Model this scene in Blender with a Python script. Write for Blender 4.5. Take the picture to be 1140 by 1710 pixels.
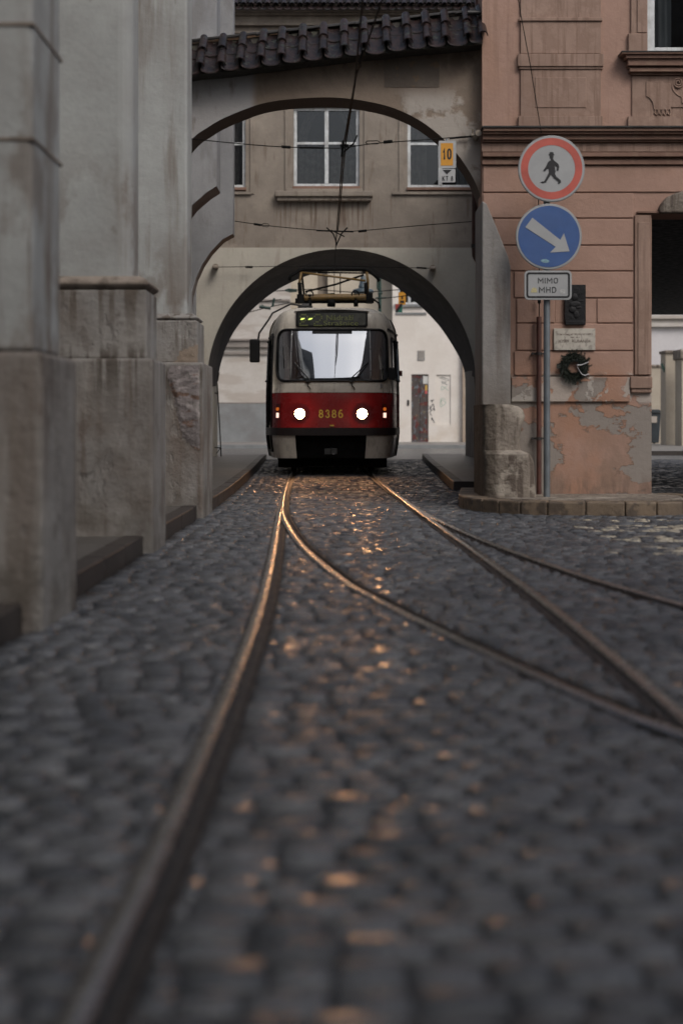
import bpy, bmesh, math, random
import numpy as np
from mathutils import Vector, Matrix
random.seed(7)
R = math.radians
scene = bpy.context.scene
C = scene.collection
for o in list(bpy.data.objects): bpy.data.objects.remove(o)

# ------------------------------------------------------------------ camera
F = 2375.0                       # focal length in photo pixels (1710 px tall)
CH = 0.9                         # camera height in metres
cam_d = bpy.data.cameras.new('camera'); cam = bpy.data.objects.new('camera', cam_d); C.objects.link(cam)
cam.location = (0, 0, CH); cam.rotation_euler = (R(90), 0, 0)
cam_d.sensor_fit = 'VERTICAL'; cam_d.sensor_height = 36; cam_d.lens = 50
cam_d.shift_y = -147/1710.0
cam_d.clip_start = .05; cam_d.clip_end = 600
cam_d.dof.use_dof = True; cam_d.dof.focus_distance = 20.0; cam_d.dof.aperture_fstop = 1.4
cam_d.dof.aperture_blades = 0
scene.camera = cam
scene.render.resolution_x = 682; scene.render.resolution_y = 1024
# ------------------------------------------------------------------ light
w = bpy.data.worlds.new("World"); scene.world = w; w.use_nodes = True
nt = w.node_tree; nt.nodes.clear()
sky = nt.nodes.new('ShaderNodeTexSky'); sky.sky_type = 'NISHITA'; sky.sun_disc = False
SUN_EL, SUN_AZ = 46, 148          # azimuth: clockwise from +Y
sky.sun_elevation = R(SUN_EL); sky.sun_rotation = R(SUN_AZ); sky.dust_density = 4.0; sky.air_density = 1.0; sky.ozone_density = .6
bg = nt.nodes.new('ShaderNodeBackground'); bg.inputs[1].default_value = 0.10
wo = nt.nodes.new('ShaderNodeOutputWorld')
hs = nt.nodes.new('ShaderNodeHueSaturation'); hs.inputs['Saturation'].default_value = .62
nt.links.new(sky.outputs[0], hs.inputs['Color']); nt.links.new(hs.outputs[0], bg.inputs[0]); nt.links.new(bg.outputs[0], wo.inputs[0])
sd = bpy.data.lights.new('sun', 'SUN'); sd.energy = 0.8; sd.angle = R(25); sd.color = (1, .95, .88)
sun = bpy.data.objects.new('sun', sd); C.objects.link(sun)
az = R(SUN_AZ); el = R(SUN_EL)
sdir = Vector((math.sin(az)*math.cos(el), math.cos(az)*math.cos(el), math.sin(el)))
sun.rotation_euler = sdir.to_track_quat('Z', 'Y').to_euler(); sun.location = (0, -5, 30)
vs = scene.view_settings; vs.view_transform = 'Standard'; vs.look = 'None'; vs.gamma = 1; vs.use_curve_mapping = False
vs.exposure = 0.34
scene.cycles.use_denoising = True
scene.cycles.max_bounces = 6; scene.cycles.diffuse_bounces = 3; scene.cycles.glossy_bounces = 3
scene.cycles.transparent_max_bounces = 8; scene.cycles.caustics_reflective = False; scene.cycles.caustics_refractive = False
scene.cycles.sample_clamp_indirect = 12

# ------------------------------------------------------------------ measuring helpers (photo measurements -> metres at a known distance)
def PX(px, Y): return (px-570.0)*Y/F
def PZ(py, Y): return CH + (708.0-py)*Y/F
def P(px, py, Y): return Vector((PX(px, Y), Y, PZ(py, Y)))

# ------------------------------------------------------------------ material helpers
class NT:
    def __init__(s, name):
        s.m = bpy.data.materials.new(name); s.m.use_nodes = True; s.t = s.m.node_tree
        s.b = s.t.nodes['Principled BSDF']; s.geo = None
    def n(s, typ, **kw):
        nd = s.t.nodes.new(typ)
        for k, v in kw.items(): setattr(nd, k, v)
        return nd
    def l(s, a, b): s.t.links.new(a, b)
    def pos(s):
        if not s.geo: s.geo = s.n('ShaderNodeNewGeometry')
        return s.geo.outputs['Position']
    def math(s, op, a, b=None, clamp=False):
        nd = s.n('ShaderNodeMath', operation=op); nd.use_clamp = clamp
        for i, v in enumerate((a, b)):
            if v is None: continue
            if isinstance(v, (int, float)): nd.inputs[i].default_value = v
            else: s.l(v, nd.inputs[i])
        return nd.outputs[0]
    def noise(s, scale=(1, 1, 1), detail=6, rough=.6, off=(0, 0, 0), dist=0):
        mp = s.n('ShaderNodeMapping'); mp.inputs['Scale'].default_value = scale; mp.inputs['Location'].default_value = off
        s.l(s.pos(), mp.inputs['Vector'])
        ns = s.n('ShaderNodeTexNoise'); ns.inputs['Scale'].default_value = 1; ns.inputs['Detail'].default_value = detail
        ns.inputs['Roughness'].default_value = rough; ns.inputs['Distortion'].default_value = dist
        s.l(mp.outputs[0], ns.inputs['Vector']); return ns.outputs['Fac']
    def rng(s, v, a, b, c=0, d=1, smooth=True):
        nd = s.n('ShaderNodeMapRange'); nd.clamp = True
        if smooth: nd.interpolation_type = 'SMOOTHSTEP'
        s.l(v, nd.inputs[0])
        for i, q in enumerate((a, b, c, d)): nd.inputs[i+1].default_value = q
        return nd.outputs[0]
    def axis(s, ax):
        sp = s.n('ShaderNodeSeparateXYZ'); s.l(s.pos(), sp.inputs[0]); return sp.outputs['XYZ'.index(ax)]
    def mix(s, f, a, b):
        nd = s.n('ShaderNodeMix', data_type='RGBA')
        if isinstance(f, (int, float)): nd.inputs[0].default_value = f
        else: s.l(f, nd.inputs[0])
        for i, v in ((6, a), (7, b)):
            if isinstance(v, tuple): nd.inputs[i].default_value = (*v[:3], 1)
            else: s.l(v, nd.inputs[i])
        return nd.outputs[2]

def plaster(name, c1, c2, layers=(), rough=.85, bump=.25, bscale=18, scale=1.3, bdist=.01, spec=.3):
    n = NT(name); seed = (hash_(name) % 97)*1.3
    f = n.rng(n.noise((scale,)*3, 8, .65, (seed, 3, 1)), .35, .65)
    col = n.mix(f, c1, c2)
    f2 = n.rng(n.noise((scale*9,)*3, 5, .6, (seed, 0, 0)), .3, .8, 0, .22)
    col = n.mix(f2, col, tuple(x*.7 for x in c1))
    hx = None
    for L in layers:
        m = n.noise(L.get('s', (2, 2, 2)), L.get('det', 6), L.get('r', .6), (seed+L.get('o', 0), 1, 2), L.get('dist', 0))
        lo, hi = L.get('t', (.5, .6)); m = n.rng(m, lo, hi)
        for ax in 'xyz':
            if ax in L:
                a, b = L[ax]; m = n.math('MULTIPLY', m, n.rng(n.axis(ax.upper()), a, b))
            if ax+'2' in L:
                a, b = L[ax+'2']; m = n.math('MULTIPLY', m, n.rng(n.axis(ax.upper()), a, b))
        if 'h' in L: hx = n.math('MULTIPLY', m, L['h']) if hx is None else n.math('ADD', hx, n.math('MULTIPLY', m, L['h']))
        m = n.math('MULTIPLY', m, L.get('f', 1.0))
        col = n.mix(m, col, L['c'])
    n.l(col, n.b.inputs['Base Color'])
    n.b.inputs['Roughness'].default_value = rough
    n.b.inputs['Specular IOR Level'].default_value = spec
    if bump:
        h = n.math('ADD', n.noise((bscale,)*3, 8, .7, (1, seed, 0)), n.math('MULTIPLY', n.noise((2.5,)*3, 4, .5, (0, 1, seed)), 1.5))
        if hx is not None: h = n.math('ADD', h, hx)
        bp = n.n('ShaderNodeBump'); bp.inputs['Strength'].default_value = bump; bp.inputs['Distance'].default_value = bdist*2
        n.l(h, bp.inputs['Height']); n.l(bp.outputs[0], n.b.inputs['Normal'])
    return n.m
def hash_(s):
    h = 0
    for ch in s: h = (h*31+ord(ch)) % 100003
    return h
def paint(name, col, rough=.4, metal=0, var=.15, spec=.5, vs_=6.0, dirt=None, bump=0):
    n = NT(name)
    f = n.rng(n.noise((vs_,)*3, 6, .65, (hash_(name) % 31, 0, 0)), .35, .7)
    c = n.mix(f, col, tuple(x*(1-var*2) for x in col))
    if dirt:
        c = n.mix(n.math('MULTIPLY', n.rng(n.noise((9, 9, 2), 7, .7, (3, 0, 5)), .48, .68), dirt[1]), c, dirt[0])
    n.l(c, n.b.inputs['Base Color'])
    n.l(n.rng(n.noise((vs_*1.7,)*3, 5, .6), .3, .7, max(.02, rough-.1), rough+.12), n.b.inputs['Roughness'])
    n.b.inputs['Metallic'].default_value = metal; n.b.inputs['Specular IOR Level'].default_value = spec
    if bump:
        bp = n.n('ShaderNodeBump'); bp.inputs['Strength'].default_value = bump; bp.inputs['Distance'].default_value = .01
        n.l(n.noise((25,)*3, 6, .7), bp.inputs['Height']); n.l(bp.outputs[0], n.b.inputs['Normal'])
    return n.m
def emit(name, col, st, base=(.8, .8, .8)):
    n = NT(name); n.b.inputs['Base Color'].default_value = (*base, 1)
    n.b.inputs['Emission Color'].default_value = (*col, 1); n.b.inputs['Emission Strength'].default_value = st
    return n.m
def glass(name, tint=(.5, .52, .53), refl=.28, rough=.015):
    n = NT(name); t = n.t; t.nodes.remove(n.b)
    tr = n.n('ShaderNodeBsdfTransparent'); tr.inputs[0].default_value = (*tint, 1)
    gl = n.n('ShaderNodeBsdfGlossy'); gl.inputs['Color'].default_value = (.92, .95, .98, 1); gl.inputs['Roughness'].default_value = rough
    lw = n.n('ShaderNodeLayerWeight'); lw.inputs[0].default_value = .3
    fac = n.rng(lw.outputs['Facing'], 0, 1, refl, 1, False)
    mx = n.n('ShaderNodeMixShader'); n.l(fac, mx.inputs[0]); n.l(tr.outputs[0], mx.inputs[1]); n.l(gl.outputs[0], mx.inputs[2])
    n.l(mx.outputs[0], t.nodes['Material Output'].inputs[0]); return n.m

# ------------------------------------------------------------------ object helpers
def meta(o, label=None, cat=None, group=None, kind=None):
    if label: o['label'] = label
    if cat: o['category'] = cat
    if group: o['group'] = group
    if kind: o['kind'] = kind
    return o
def thing(name, label, cat, loc=(0, 0, 0), group=None):
    o = bpy.data.objects.new(name, None); o.empty_display_size = .2; C.objects.link(o); o.location = loc
    return meta(o, label, cat, group)
def sub(a, b):  # parent keeping world coordinates (geometry is written in world coordinates)
    b.parent = a
    o = Vector((0, 0, 0)); p = a
    while p: o += p.location; p = p.parent
    b.location = -o
    return b
class MB:
    def __init__(s): s.v = []; s.f = []; s.mi = []; s.log = []
    def add(s, vs, fs, mi=0):
        k = len(s.v); s.v += [tuple(v) for v in vs]; s.f += [tuple(i+k for i in f) for f in fs]; s.mi += [mi]*len(fs); s.log.append((k, len(s.v), len(s.f)-len(fs), len(s.f)))
    def box(s, x0, x1, y0, y1, z0, z1, mi=0):
        x0, x1 = sorted((x0, x1)); y0, y1 = sorted((y0, y1)); z0, z1 = sorted((z0, z1))
        s.add([(x0,y0,z0),(x1,y0,z0),(x1,y1,z0),(x0,y1,z0),(x0,y0,z1),(x1,y0,z1),(x1,y1,z1),(x0,y1,z1)],
              [(0,3,2,1),(4,5,6,7),(0,1,5,4),(1,2,6,5),(2,3,7,6),(3,0,4,7)], mi); return s
    def prism(s, poly, y0, y1, mi=0):      # poly of (x, z), any winding, extruded along y
        a = sum(poly[i][0]*poly[(i+1) % len(poly)][1]-poly[(i+1) % len(poly)][0]*poly[i][1] for i in range(len(poly)))
        if a < 0: poly = poly[::-1]
        n = len(poly)
        s.add([(x, y0, z) for x, z in poly]+[(x, y1, z) for x, z in poly],
              [tuple(range(n)), tuple(range(2*n-1, n-1, -1))]+[(i, i+n, (i+1) % n+n, (i+1) % n) for i in range(n)], mi); return s
    def slab(s, poly, z0, z1, mi=0):       # poly of (x, y) extruded along z
        a = sum(poly[i][0]*poly[(i+1) % len(poly)][1]-poly[(i+1) % len(poly)][0]*poly[i][1] for i in range(len(poly)))
        if a < 0: poly = poly[::-1]
        n = len(poly)
        s.add([(x, y, z0) for x, y in poly]+[(x, y, z1) for x, y in poly],
              [tuple(range(n-1, -1, -1)), tuple(range(n, 2*n))]+[(i, (i+1) % n, (i+1) % n+n, i+n) for i in range(n)], mi); return s
    def tube(s, pts, r, seg=8, cap=True, mi=0, r1=None):
        pts = [Vector(p) for p in pts]; rings = []; n = len(pts); up = None
        for i, p in enumerate(pts):
            d = (pts[min(i+1, n-1)]-pts[max(i-1, 0)]).normalized()
            if up is None or abs(up.dot(d)) > .98: up = Vector((0, 0, 1)) if abs(d.z) < .9 else Vector((1, 0, 0))
            a = d.cross(up).normalized(); b = a.cross(d).normalized(); up = b
            rr = r if r1 is None else r+(r1-r)*i/(n-1)
            rings.append([p+a*(rr*math.cos(2*math.pi*k/seg))+b*(rr*math.sin(2*math.pi*k/seg)) for k in range(seg)])
        vs = [v for q in rings for v in q]; fs = []
        for i in range(n-1):
            for k in range(seg):
                fs.append((i*seg+k, (i+1)*seg+k, (i+1)*seg+(k+1) % seg, i*seg+(k+1) % seg))
        if cap: fs += [tuple(range(seg)), tuple(range(n*seg-1, (n-1)*seg-1, -1))]
        s.add(vs, fs, mi); return s
    def disc(s, c, r, y0, y1, seg=48, mi=0):   # disc facing -y
        return s.prism([(c[0]+r*math.cos(2*math.pi*k/seg), c[1]+r*math.sin(2*math.pi*k/seg)) for k in range(seg)], y0, y1, mi)
    def lathe(s, prof, c, seg=24, mi=0):   # prof of (radius, z) round a vertical axis at c
        vs = []; n = len(prof)
        for k in range(seg):
            a = 2*math.pi*k/seg
            vs += [(c[0]+r*math.cos(a), c[1]+r*math.sin(a), c[2]+z) for r, z in prof]
        fs = [(k*n+i, ((k+1) % seg)*n+i, ((k+1) % seg)*n+i+1, k*n+i+1) for k in range(seg) for i in range(n-1)]
        s.add(vs, fs, mi); return s
    def grid(s, fn, nu, nv, mi=0, flip=False):
        vs = [fn(i/nu, j/nv) for j in range(nv+1) for i in range(nu+1)]
        fs = []
        for j in range(nv):
            for i in range(nu):
                q = (j*(nu+1)+i, j*(nu+1)+i+1, (j+1)*(nu+1)+i+1, (j+1)*(nu+1)+i)
                fs.append(q[::-1] if flip else q)
        s.add(vs, fs, mi); return s
    def holes(s, x0, x1, z0, z1, hs, y0, y1, mi=0):   # wall with rectangular holes
        xs = sorted(set([x0, x1]+[h[0] for h in hs]+[h[1] for h in hs])); zs = sorted(set([z0, z1]+[h[2] for h in hs]+[h[3] for h in hs]))
        xs = [x for x in xs if x0 <= x <= x1]; zs = [z for z in zs if z0 <= z <= z1]
        nx, nz = len(xs)-1, len(zs)-1
        sol = [[not any(h[0] < (xs[i]+xs[i+1])/2 < h[1] and h[2] < (zs[j]+zs[j+1])/2 < h[3] for h in hs) for j in range(nz)] for i in range(nx)]
        for i in range(nx):
            for j in range(nz):
                if not sol[i][j]: continue
                a, b, c, d = xs[i], xs[i+1], zs[j], zs[j+1]
                s.add([(a,y0,c),(b,y0,c),(b,y0,d),(a,y0,d)], [(0,1,2,3)], mi); s.add([(a,y1,c),(b,y1,c),(b,y1,d),(a,y1,d)], [(3,2,1,0)], mi)
                def ok(p, q): return 0 <= p < nx and 0 <= q < nz and sol[p][q]
                if not ok(i-1, j): s.add([(a,y0,c),(a,y0,d),(a,y1,d),(a,y1,c)], [(0,1,2,3)], mi)
                if not ok(i+1, j): s.add([(b,y0,c),(b,y1,c),(b,y1,d),(b,y0,d)], [(0,1,2,3)], mi)
                if not ok(i, j-1): s.add([(a,y0,c),(a,y1,c),(b,y1,c),(b,y0,c)], [(0,1,2,3)], mi)
                if not ok(i, j+1): s.add([(a,y0,d),(b,y0,d),(b,y1,d),(a,y1,d)], [(0,1,2,3)], mi)
        return s
    def each(s, name, mats, parent=None, sub_=False, **kw):   # every added shape becomes an object of its own
        out = []
        for k0, k1, f0, f1 in s.log:
            m = MB(); m.add(s.v[k0:k1], [tuple(i-k0 for i in f) for f in s.f[f0:f1]]); o = m.build(name, mats, None if sub_ else parent, **kw)
            if sub_: sub(parent, o)
            out.append(o)
        return out
    def build(s, name, mats, parent=None, smooth=False, bevel=0, seg=2, weld=False, normals=False, split=None):
        me = bpy.data.meshes.new(name); me.from_pydata(s.v, [], s.f)
        if not isinstance(mats, (list, tuple)): mats = [mats]
        for m in mats: me.materials.append(m)
        me.polygons.foreach_set('material_index', s.mi)
        if weld or normals:
            bm = bmesh.new(); bm.from_mesh(me)
            if weld: bmesh.ops.remove_doubles(bm, verts=bm.verts, dist=1e-4)
            if normals: bmesh.ops.recalc_face_normals(bm, faces=bm.faces)
            bm.to_mesh(me); bm.free()
        me.update()
        o = bpy.data.objects.new(name, me); C.objects.link(o)
        if smooth:
            me.polygons.foreach_set('use_smooth', [True]*len(me.polygons))
            if split: me.set_sharp_from_angle(angle=R(split))
        if parent: sub(parent, o)
        if bevel:
            b = o.modifiers.new('bevel', 'BEVEL'); b.width = bevel; b.segments = seg; b.limit_method = 'ANGLE'; b.angle_limit = R(40)
        return o
def rrect(x0, x1, z0, z1, r, n=6):
    pts = []
    for cx, cz, a0 in ((x1-r, z1-r, 0), (x0+r, z1-r, 90), (x0+r, z0+r, 180), (x1-r, z0+r, 270)):
        for k in range(n+1):
            a = R(a0+90*k/n); pts.append((cx+r*math.cos(a), cz+r*math.sin(a)))
    return pts
def text(s, x0, x1, z0, z1, y, mat, parent, name='lettering', ext=.0015, bold=0):
    cu = bpy.data.curves.new('txt', 'FONT'); cu.body = s; cu.size = 1; cu.extrude = 0.0; cu.resolution_u = 4
    ob = bpy.data.objects.new('txt', cu); C.objects.link(ob); bpy.context.view_layer.update()
    me = bpy.data.meshes.new_from_object(ob.evaluated_get(bpy.context.evaluated_depsgraph_get()))
    bpy.data.objects.remove(ob); bpy.data.curves.remove(cu)
    xs = [v.co.x for v in me.vertices]; zs = [v.co.y for v in me.vertices]
    a, b, c, d = min(xs), max(xs), min(zs), max(zs)
    for v in me.vertices:
        v.co = ((v.co.x-a)/(b-a)*(x1-x0)+x0, y, (v.co.y-c)/(d-c)*(z1-z0)+z0)
    me.name = name; me.materials.clear(); me.materials.append(mat)
    o = bpy.data.objects.new(name, me); C.objects.link(o)
    if parent: sub(parent, o)
    so = o.modifiers.new('solid', 'SOLIDIFY'); so.thickness = ext; so.offset = 0
    return o
def catmull(pts, step=.05):
    pts = [np.array(p, float) for p in pts]; out = []
    ext = [2*pts[0]-pts[1]]+pts+[2*pts[-1]-pts[-2]]
    for i in range(1, len(ext)-2):
        p0, p1, p2, p3 = ext[i-1:i+3]; n = max(2, int(np.linalg.norm(p2-p1)/step))
        for k in range(n):
            t = k/n
            out.append(.5*((2*p1)+(-p0+p2)*t+(2*p0-5*p1+4*p2-p3)*t*t+(-p0+3*p1-3*p2+p3)*t**3))
    out.append(pts[-1]); return [tuple(float(v) for v in q) for q in out]

GLY = {'M': (.95, [[(0, 0), (0, 1), (.5, .38), (1, 1), (1, 0)]]), 'I': (.12, [[(.5, 0), (.5, 1)]]), 'H': (.72, [[(0, 0), (0, 1)], [(1, 0), (1, 1)], [(0, .5), (1, .5)]]),
 'K': (.72, [[(0, 0), (0, 1)], [(1, 1), (.05, .42)], [(.33, .6), (1, 0)]]), 'T': (.72, [[(0, 1), (1, 1)], [(.5, 1), (.5, 0)]]), ' ': (.25, []), '1': (.35, [[(0, .74), (.75, 1), (.75, 0)]])}
def arcp(cx, cy, rx, ry, a0, a1, n=14): return [(cx+rx*math.cos(R(a0+(a1-a0)*k/n)), cy+ry*math.sin(R(a0+(a1-a0)*k/n))) for k in range(n+1)]
_o = arcp(.5, .68, .5, .32, 0, 180)+arcp(.5, .32, .5, .32, 180, 360)+[(1, .68)]
GLY['O'] = (.74, [_o]); GLY['0'] = (.62, [_o])
GLY['D'] = (.72, [[(0, 0), (0, 1), (.45, 1)]+arcp(.45, .6, .55, .4, 90, 0)+arcp(.45, .4, .55, .4, 0, -90)+[(0, 0)]])
GLY['8'] = (.64, [arcp(.5, .76, .42, .24, -90, 270, 24), arcp(.5, .26, .5, .26, -90, 270, 24)])
GLY['3'] = (.62, [arcp(.48, .76, .42, .24, 160, -90, 18)+arcp(.48, .26, .5, .26, 90, -160, 18)])
GLY['6'] = (.64, [arcp(.5, .30, .5, .30, 0, 360, 26), arcp(.62, .38, .62, .62, 180, 75, 12)])
def strokes(s, x0, x1, z0, z1, y, mat, parent, sw=.012, gap=.26, name='lettering'):
    tot = sum(GLY[c][0] for c in s)+gap*(len(s)-1); h = z1-z0; k = (x1-x0)/tot; x = x0; mb = MB(); q = 0
    for ch in s:
        wd, pls = GLY[ch]; wd *= k
        for pl in pls:
            p = [Vector((x+sw/2+(wd-sw)*a, z0+sw/2+(h-sw)*b)) for a, b in pl] if wd > sw*1.5 else [Vector((x+wd/2, z0+(h)*b)) for a, b in pl]
            q += 1; yy = y-.0001*(q % 5); n_ = len(p); closed = (p[0]-p[-1]).length < 1e-6; vs = []
            for i in range(n_):
                a = p[i-1] if i else (p[-2] if closed else None); b = p[i+1] if i < n_-1 else (p[1] if closed else None)
                d1 = (p[i]-a).normalized() if a is not None else None; d2 = (b-p[i]).normalized() if b is not None else None
                if d1 is None: d1 = d2
                if d2 is None: d2 = d1
                t = d1+d2; t = t.normalized() if t.length > 1e-6 else d1
                nrm = Vector((-t.y, t.x)); c_ = max(.45, abs(nrm.dot(Vector((-d1.y, d1.x))))); e = Vector((0, 0))
                if not closed and i in (0, n_-1): e = d1*(sw*(-.5 if i == 0 else .5))*(0 if wd <= sw*1.5 else 1)
                o = nrm*(sw/2/c_); vs += [(p[i].x+e.x+o.x, yy, p[i].y+e.y+o.y), (p[i].x+e.x-o.x, yy, p[i].y+e.y-o.y)]
            mb.add(vs, [(2*i, 2*i+1, 2*i+3, 2*i+2) for i in range(n_-1)])
        x += wd+gap*k
    return mb.build(name, mat, parent)
# ------------------------------------------------------------------ materials
STN = (.17, .13, .10)
def church_layers():
    return [dict(s=(3.5, 3.5, .35), t=(.52, .68), c=(.16, .13, .11), f=.75, o=1),
            dict(s=(9, 9, .5), t=(.56, .72), c=(.11, .085, .07), f=.85, o=5, z=(2.9, 1.2)),
            dict(s=(1.6, 1.6, 1.2), t=(.44, .7), c=(.13, .105, .09), f=.8, o=9, z=(2.3, .9)),
            dict(s=(4, 4, 3), t=(.40, .62), c=(.11, .095, .08), f=.8, o=12, z=(.55, .12)),
            dict(s=(1.1, 1.1, 1.5), t=(.50, .72), c=(.25, .245, .24), f=.6, o=15),
            dict(s=(3, 3, 1.8), t=(.64, .70), c=(.13, .10, .085), f=.6, o=22), dict(s=(.8, .8, .5), t=(.5, .62), c=(.30, .30, .295), f=.5, o=27)]
M_church = plaster('church_plaster', (.385, .40, .40), (.32, .33, .33), church_layers()+[dict(s=(2.2, 2.2, 1.4), t=(.50, .60), c=(.15, .12, .10), f=.65, o=43, z=(3.2, 2.0), det=9)], bump=.35)
M_church_low = plaster('plinth_plaster', (.30, .285, .27), (.20, .185, .175), church_layers()+[
    dict(s=(13, 13, .7), t=(.50, .60), c=(.07, .055, .045), f=.85, o=31, z=(.85, 1.36), z2=(1.50, 1.37)),
    dict(s=(11, 11, .7), t=(.48, .58), c=(.09, .07, .055), f=.8, o=33, z=(1.40, 1.85)),
    dict(s=(2.3, 2.3, 1.2), h=-.5, t=(.57, .62), c=(.29, .28, .27), f=.4, o=37, det=9),
    dict(s=(5, 5, 4), t=(.60, .66), c=(.12, .10, .09), f=.5, o=41, det=9)], bump=.9, bscale=12)
M_mould = plaster('moulding_plaster', (.20, .165, .14), (.30, .26, .225), [dict(s=(5, 5, 5), t=(.45, .6), c=(.10, .08, .065), f=.7)], bump=.4)
M_stone_exp = plaster('exposed_masonry', (.27, .24, .24), (.17, .15, .15), [dict(s=(7, 7, 7), t=(.55, .62), c=(.36, .33, .32), f=.8), dict(s=(4, 4, 9), t=(.6, .65), c=(.16, .09, .06), f=.8)], bump=1, bscale=9, bdist=.03)
M_grey = plaster('grey_plaster', (.33, .335, .35), (.26, .265, .28), [dict(s=(3, 3, 1), t=(.52, .66), c=(.20, .195, .195), f=.6)], bump=.3)
M_brown = plaster('brown_plaster', (.27, .235, .20), (.215, .185, .158),
    [dict(s=(7, 7, 1.2), t=(.55, .68), c=(.16, .125, .10), f=.7), dict(s=(1.2, 1.2, 2), t=(.5, .7), c=(.35, .305, .255), f=.5, o=4),
     dict(s=(14, 14, .6), t=(.47, .62), c=(.12, .085, .065), f=.75, o=7, x=(-1.6, -1.45), x2=(.8, .65), z=(6.05, 6.0), z2=(5.2, 5.6)),
     dict(s=(2.5, 2.5, 2.5), t=(.38, .6), c=(.15, .12, .10), f=.6, o=9, z=(8.5, 9.3))], bump=.35)
M_cream = plaster('cream_plaster', (.45, .425, .37), (.40, .375, .33), [dict(s=(5, 5, .8), t=(.55, .7), c=(.27, .235, .20), f=.5), dict(s=(3, 3, 1), t=(.4, .6), c=(.20, .17, .15), f=.6, z=(1.6, .4))], bump=.3)
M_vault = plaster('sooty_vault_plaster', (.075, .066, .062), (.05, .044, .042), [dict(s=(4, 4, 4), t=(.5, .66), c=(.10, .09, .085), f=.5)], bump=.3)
M_archw = plaster('arch_plaster', (.245, .195, .155), (.185, .145, .115),
    [dict(s=(2.2, 2.2, 2.2), t=(.40, .47), h=.8, c=(.40, .37, .34), f=.8, o=3, det=8, x=(.55, .8), z=(4.75, 4.5), z2=(3.55, 3.7)),
     dict(s=(1.5, 1.5, 1.5), t=(.2, .3), c=(.34, .335, .34), f=.95, o=6, x=(-.93, -1.05)),
     dict(s=(5, 5, 2.5), t=(.42, .62), c=(.10, .075, .06), f=.8, o=8, z=(4.72, 4.98), x2=(-1.2, -.9)),
     dict(s=(6, 6, 2), t=(.55, .7), c=(.15, .12, .10), f=.6, o=11)], bump=.4)
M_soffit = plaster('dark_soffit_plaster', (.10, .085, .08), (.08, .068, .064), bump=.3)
PINK1, PINK2 = (.385, .25, .20), (.335, .215, .17)
pink_layers = [dict(s=(2, 2, 1.2), t=(.5, .7), c=(.33, .20, .145), f=.5, o=2), dict(s=(12, 12, .5), t=(.53, .66), c=(.26, .165, .125), f=.55, o=4, z=(3.9, 4.4)),
     dict(s=(.9, .9, .9), t=(.42, .6), c=(.33, .185, .125), f=.8, o=5, z=(1.75, 1.3)),
     dict(s=(3.2, 3.2, 1.6), t=(.42, .62), c=(.22, .155, .12), f=.7, o=8, z=(1.25, .3)),
     dict(s=(1.05, 1.05, 1.5), t=(.482, .492), c=(.12, .08, .06), f=.6, o=31, det=9, z=(1.50, 1.35)), dict(s=(1.05, 1.05, 1.5), h=-2.5, t=(.492, .500), c=(.25, .225, .205), f=.95, o=31, det=9, z=(1.50, 1.35)),
     dict(s=(3, 3, 3), t=(.53, .55), h=1.2, c=(.40, .37, .34), f=.8, o=17, det=8, z=(1.5, 1.42), z2=(1.1, 1.15)),
     dict(s=(9, 9, 2), t=(.4, .6), c=(.15, .105, .085), f=.75, o=21, z=(.42, .14)),
     dict(s=(1.5, 1.5, 1.5), t=(.45, .65), c=(.25, .16, .12), f=.6, o=23, z=(3.5, 3.85), z2=(4.3, 4.05))]
M_pink = plaster('salmon_plaster', PINK1, PINK2, pink_layers, bump=.4)
M_pink_trim = plaster('salmon_trim', (.33, .23, .185), (.27, .185, .148), [dict(s=(16, 16, .8), t=(.48, .62), c=(.20, .13, .10), f=.75, o=4), dict(s=(5, 5, 5), t=(.5, .6), c=(.24, .16, .125), f=.6)], bump=.35)
M_cornice = plaster('brown_cornice', (.25, .155, .12), (.18, .11, .085), [dict(s=(8, 8, 8), t=(.5, .6), c=(.25, .17, .13), f=.6)], bump=.3)
M_butt = plaster('buttress_render', (.31, .30, .29), (.23, .22, .215), [dict(s=(5, 5, .6), t=(.5, .66), c=(.15, .125, .11), f=.7), dict(s=(4, 4, 1), t=(.3, .55), c=(.12, .10, .085), f=.8, z=(1.9, .9))], bump=.5)
M_guard = plaster('weathered_sandstone', (.32, .28, .235), (.20, .17, .145), [dict(s=(11, 11, .9), t=(.48, .58), c=(.09, .07, .058), f=.85), dict(s=(3, 3, 3), t=(.5, .62), h=-.3, c=(.16, .135, .11), f=.5, o=9, det=9), dict(s=(2, 2, 3), t=(.55, .62), c=(.40, .36, .31), f=.6, o=4),
     dict(s=(3, 3, 3), t=(.2, .5), c=(.09, .075, .06), f=.85, o=4, x=(1.68, 1.60))], bump=.8, bscale=10, bdist=.02)
M_kerb_l = plaster('dark_wet_kerb_stone', (.055, .047, .044), (.035, .030, .028), bump=.4, rough=.45)
M_kerb_r = plaster('ochre_kerb_granite', (.22, .165, .115), (.13, .10, .075), [dict(s=(6, 6, 6), t=(.5, .58), c=(.07, .055, .045), f=.8)], bump=.6, rough=.5)
M_pave = plaster('wet_pavement', (.12, .112, .105), (.08, .075, .07), [dict(s=(20, 20, 20), t=(.5, .6), c=(.045, .04, .038), f=.6)], bump=.5, bscale=14, rough=.42, spec=.5)
M_pave_far = plaster('pale_mosaic_pavement', (.27, .255, .24), (.20, .19, .18), [dict(s=(1.2, 6, 1), t=(.5, .6), c=(.13, .125, .12), f=.6)], bump=.4, rough=.5)
M_far_white = plaster('white_plaster', (.74, .70, .655), (.70, .655, .61), [dict(s=(.35, .35, .5), t=(.5, .64), c=(.63, .58, .53), f=.6), dict(s=(.8, .8, 1), t=(.4, .6), c=(.52, .43, .34), f=.5, z=(1.6, .1))], bump=.2)
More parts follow.
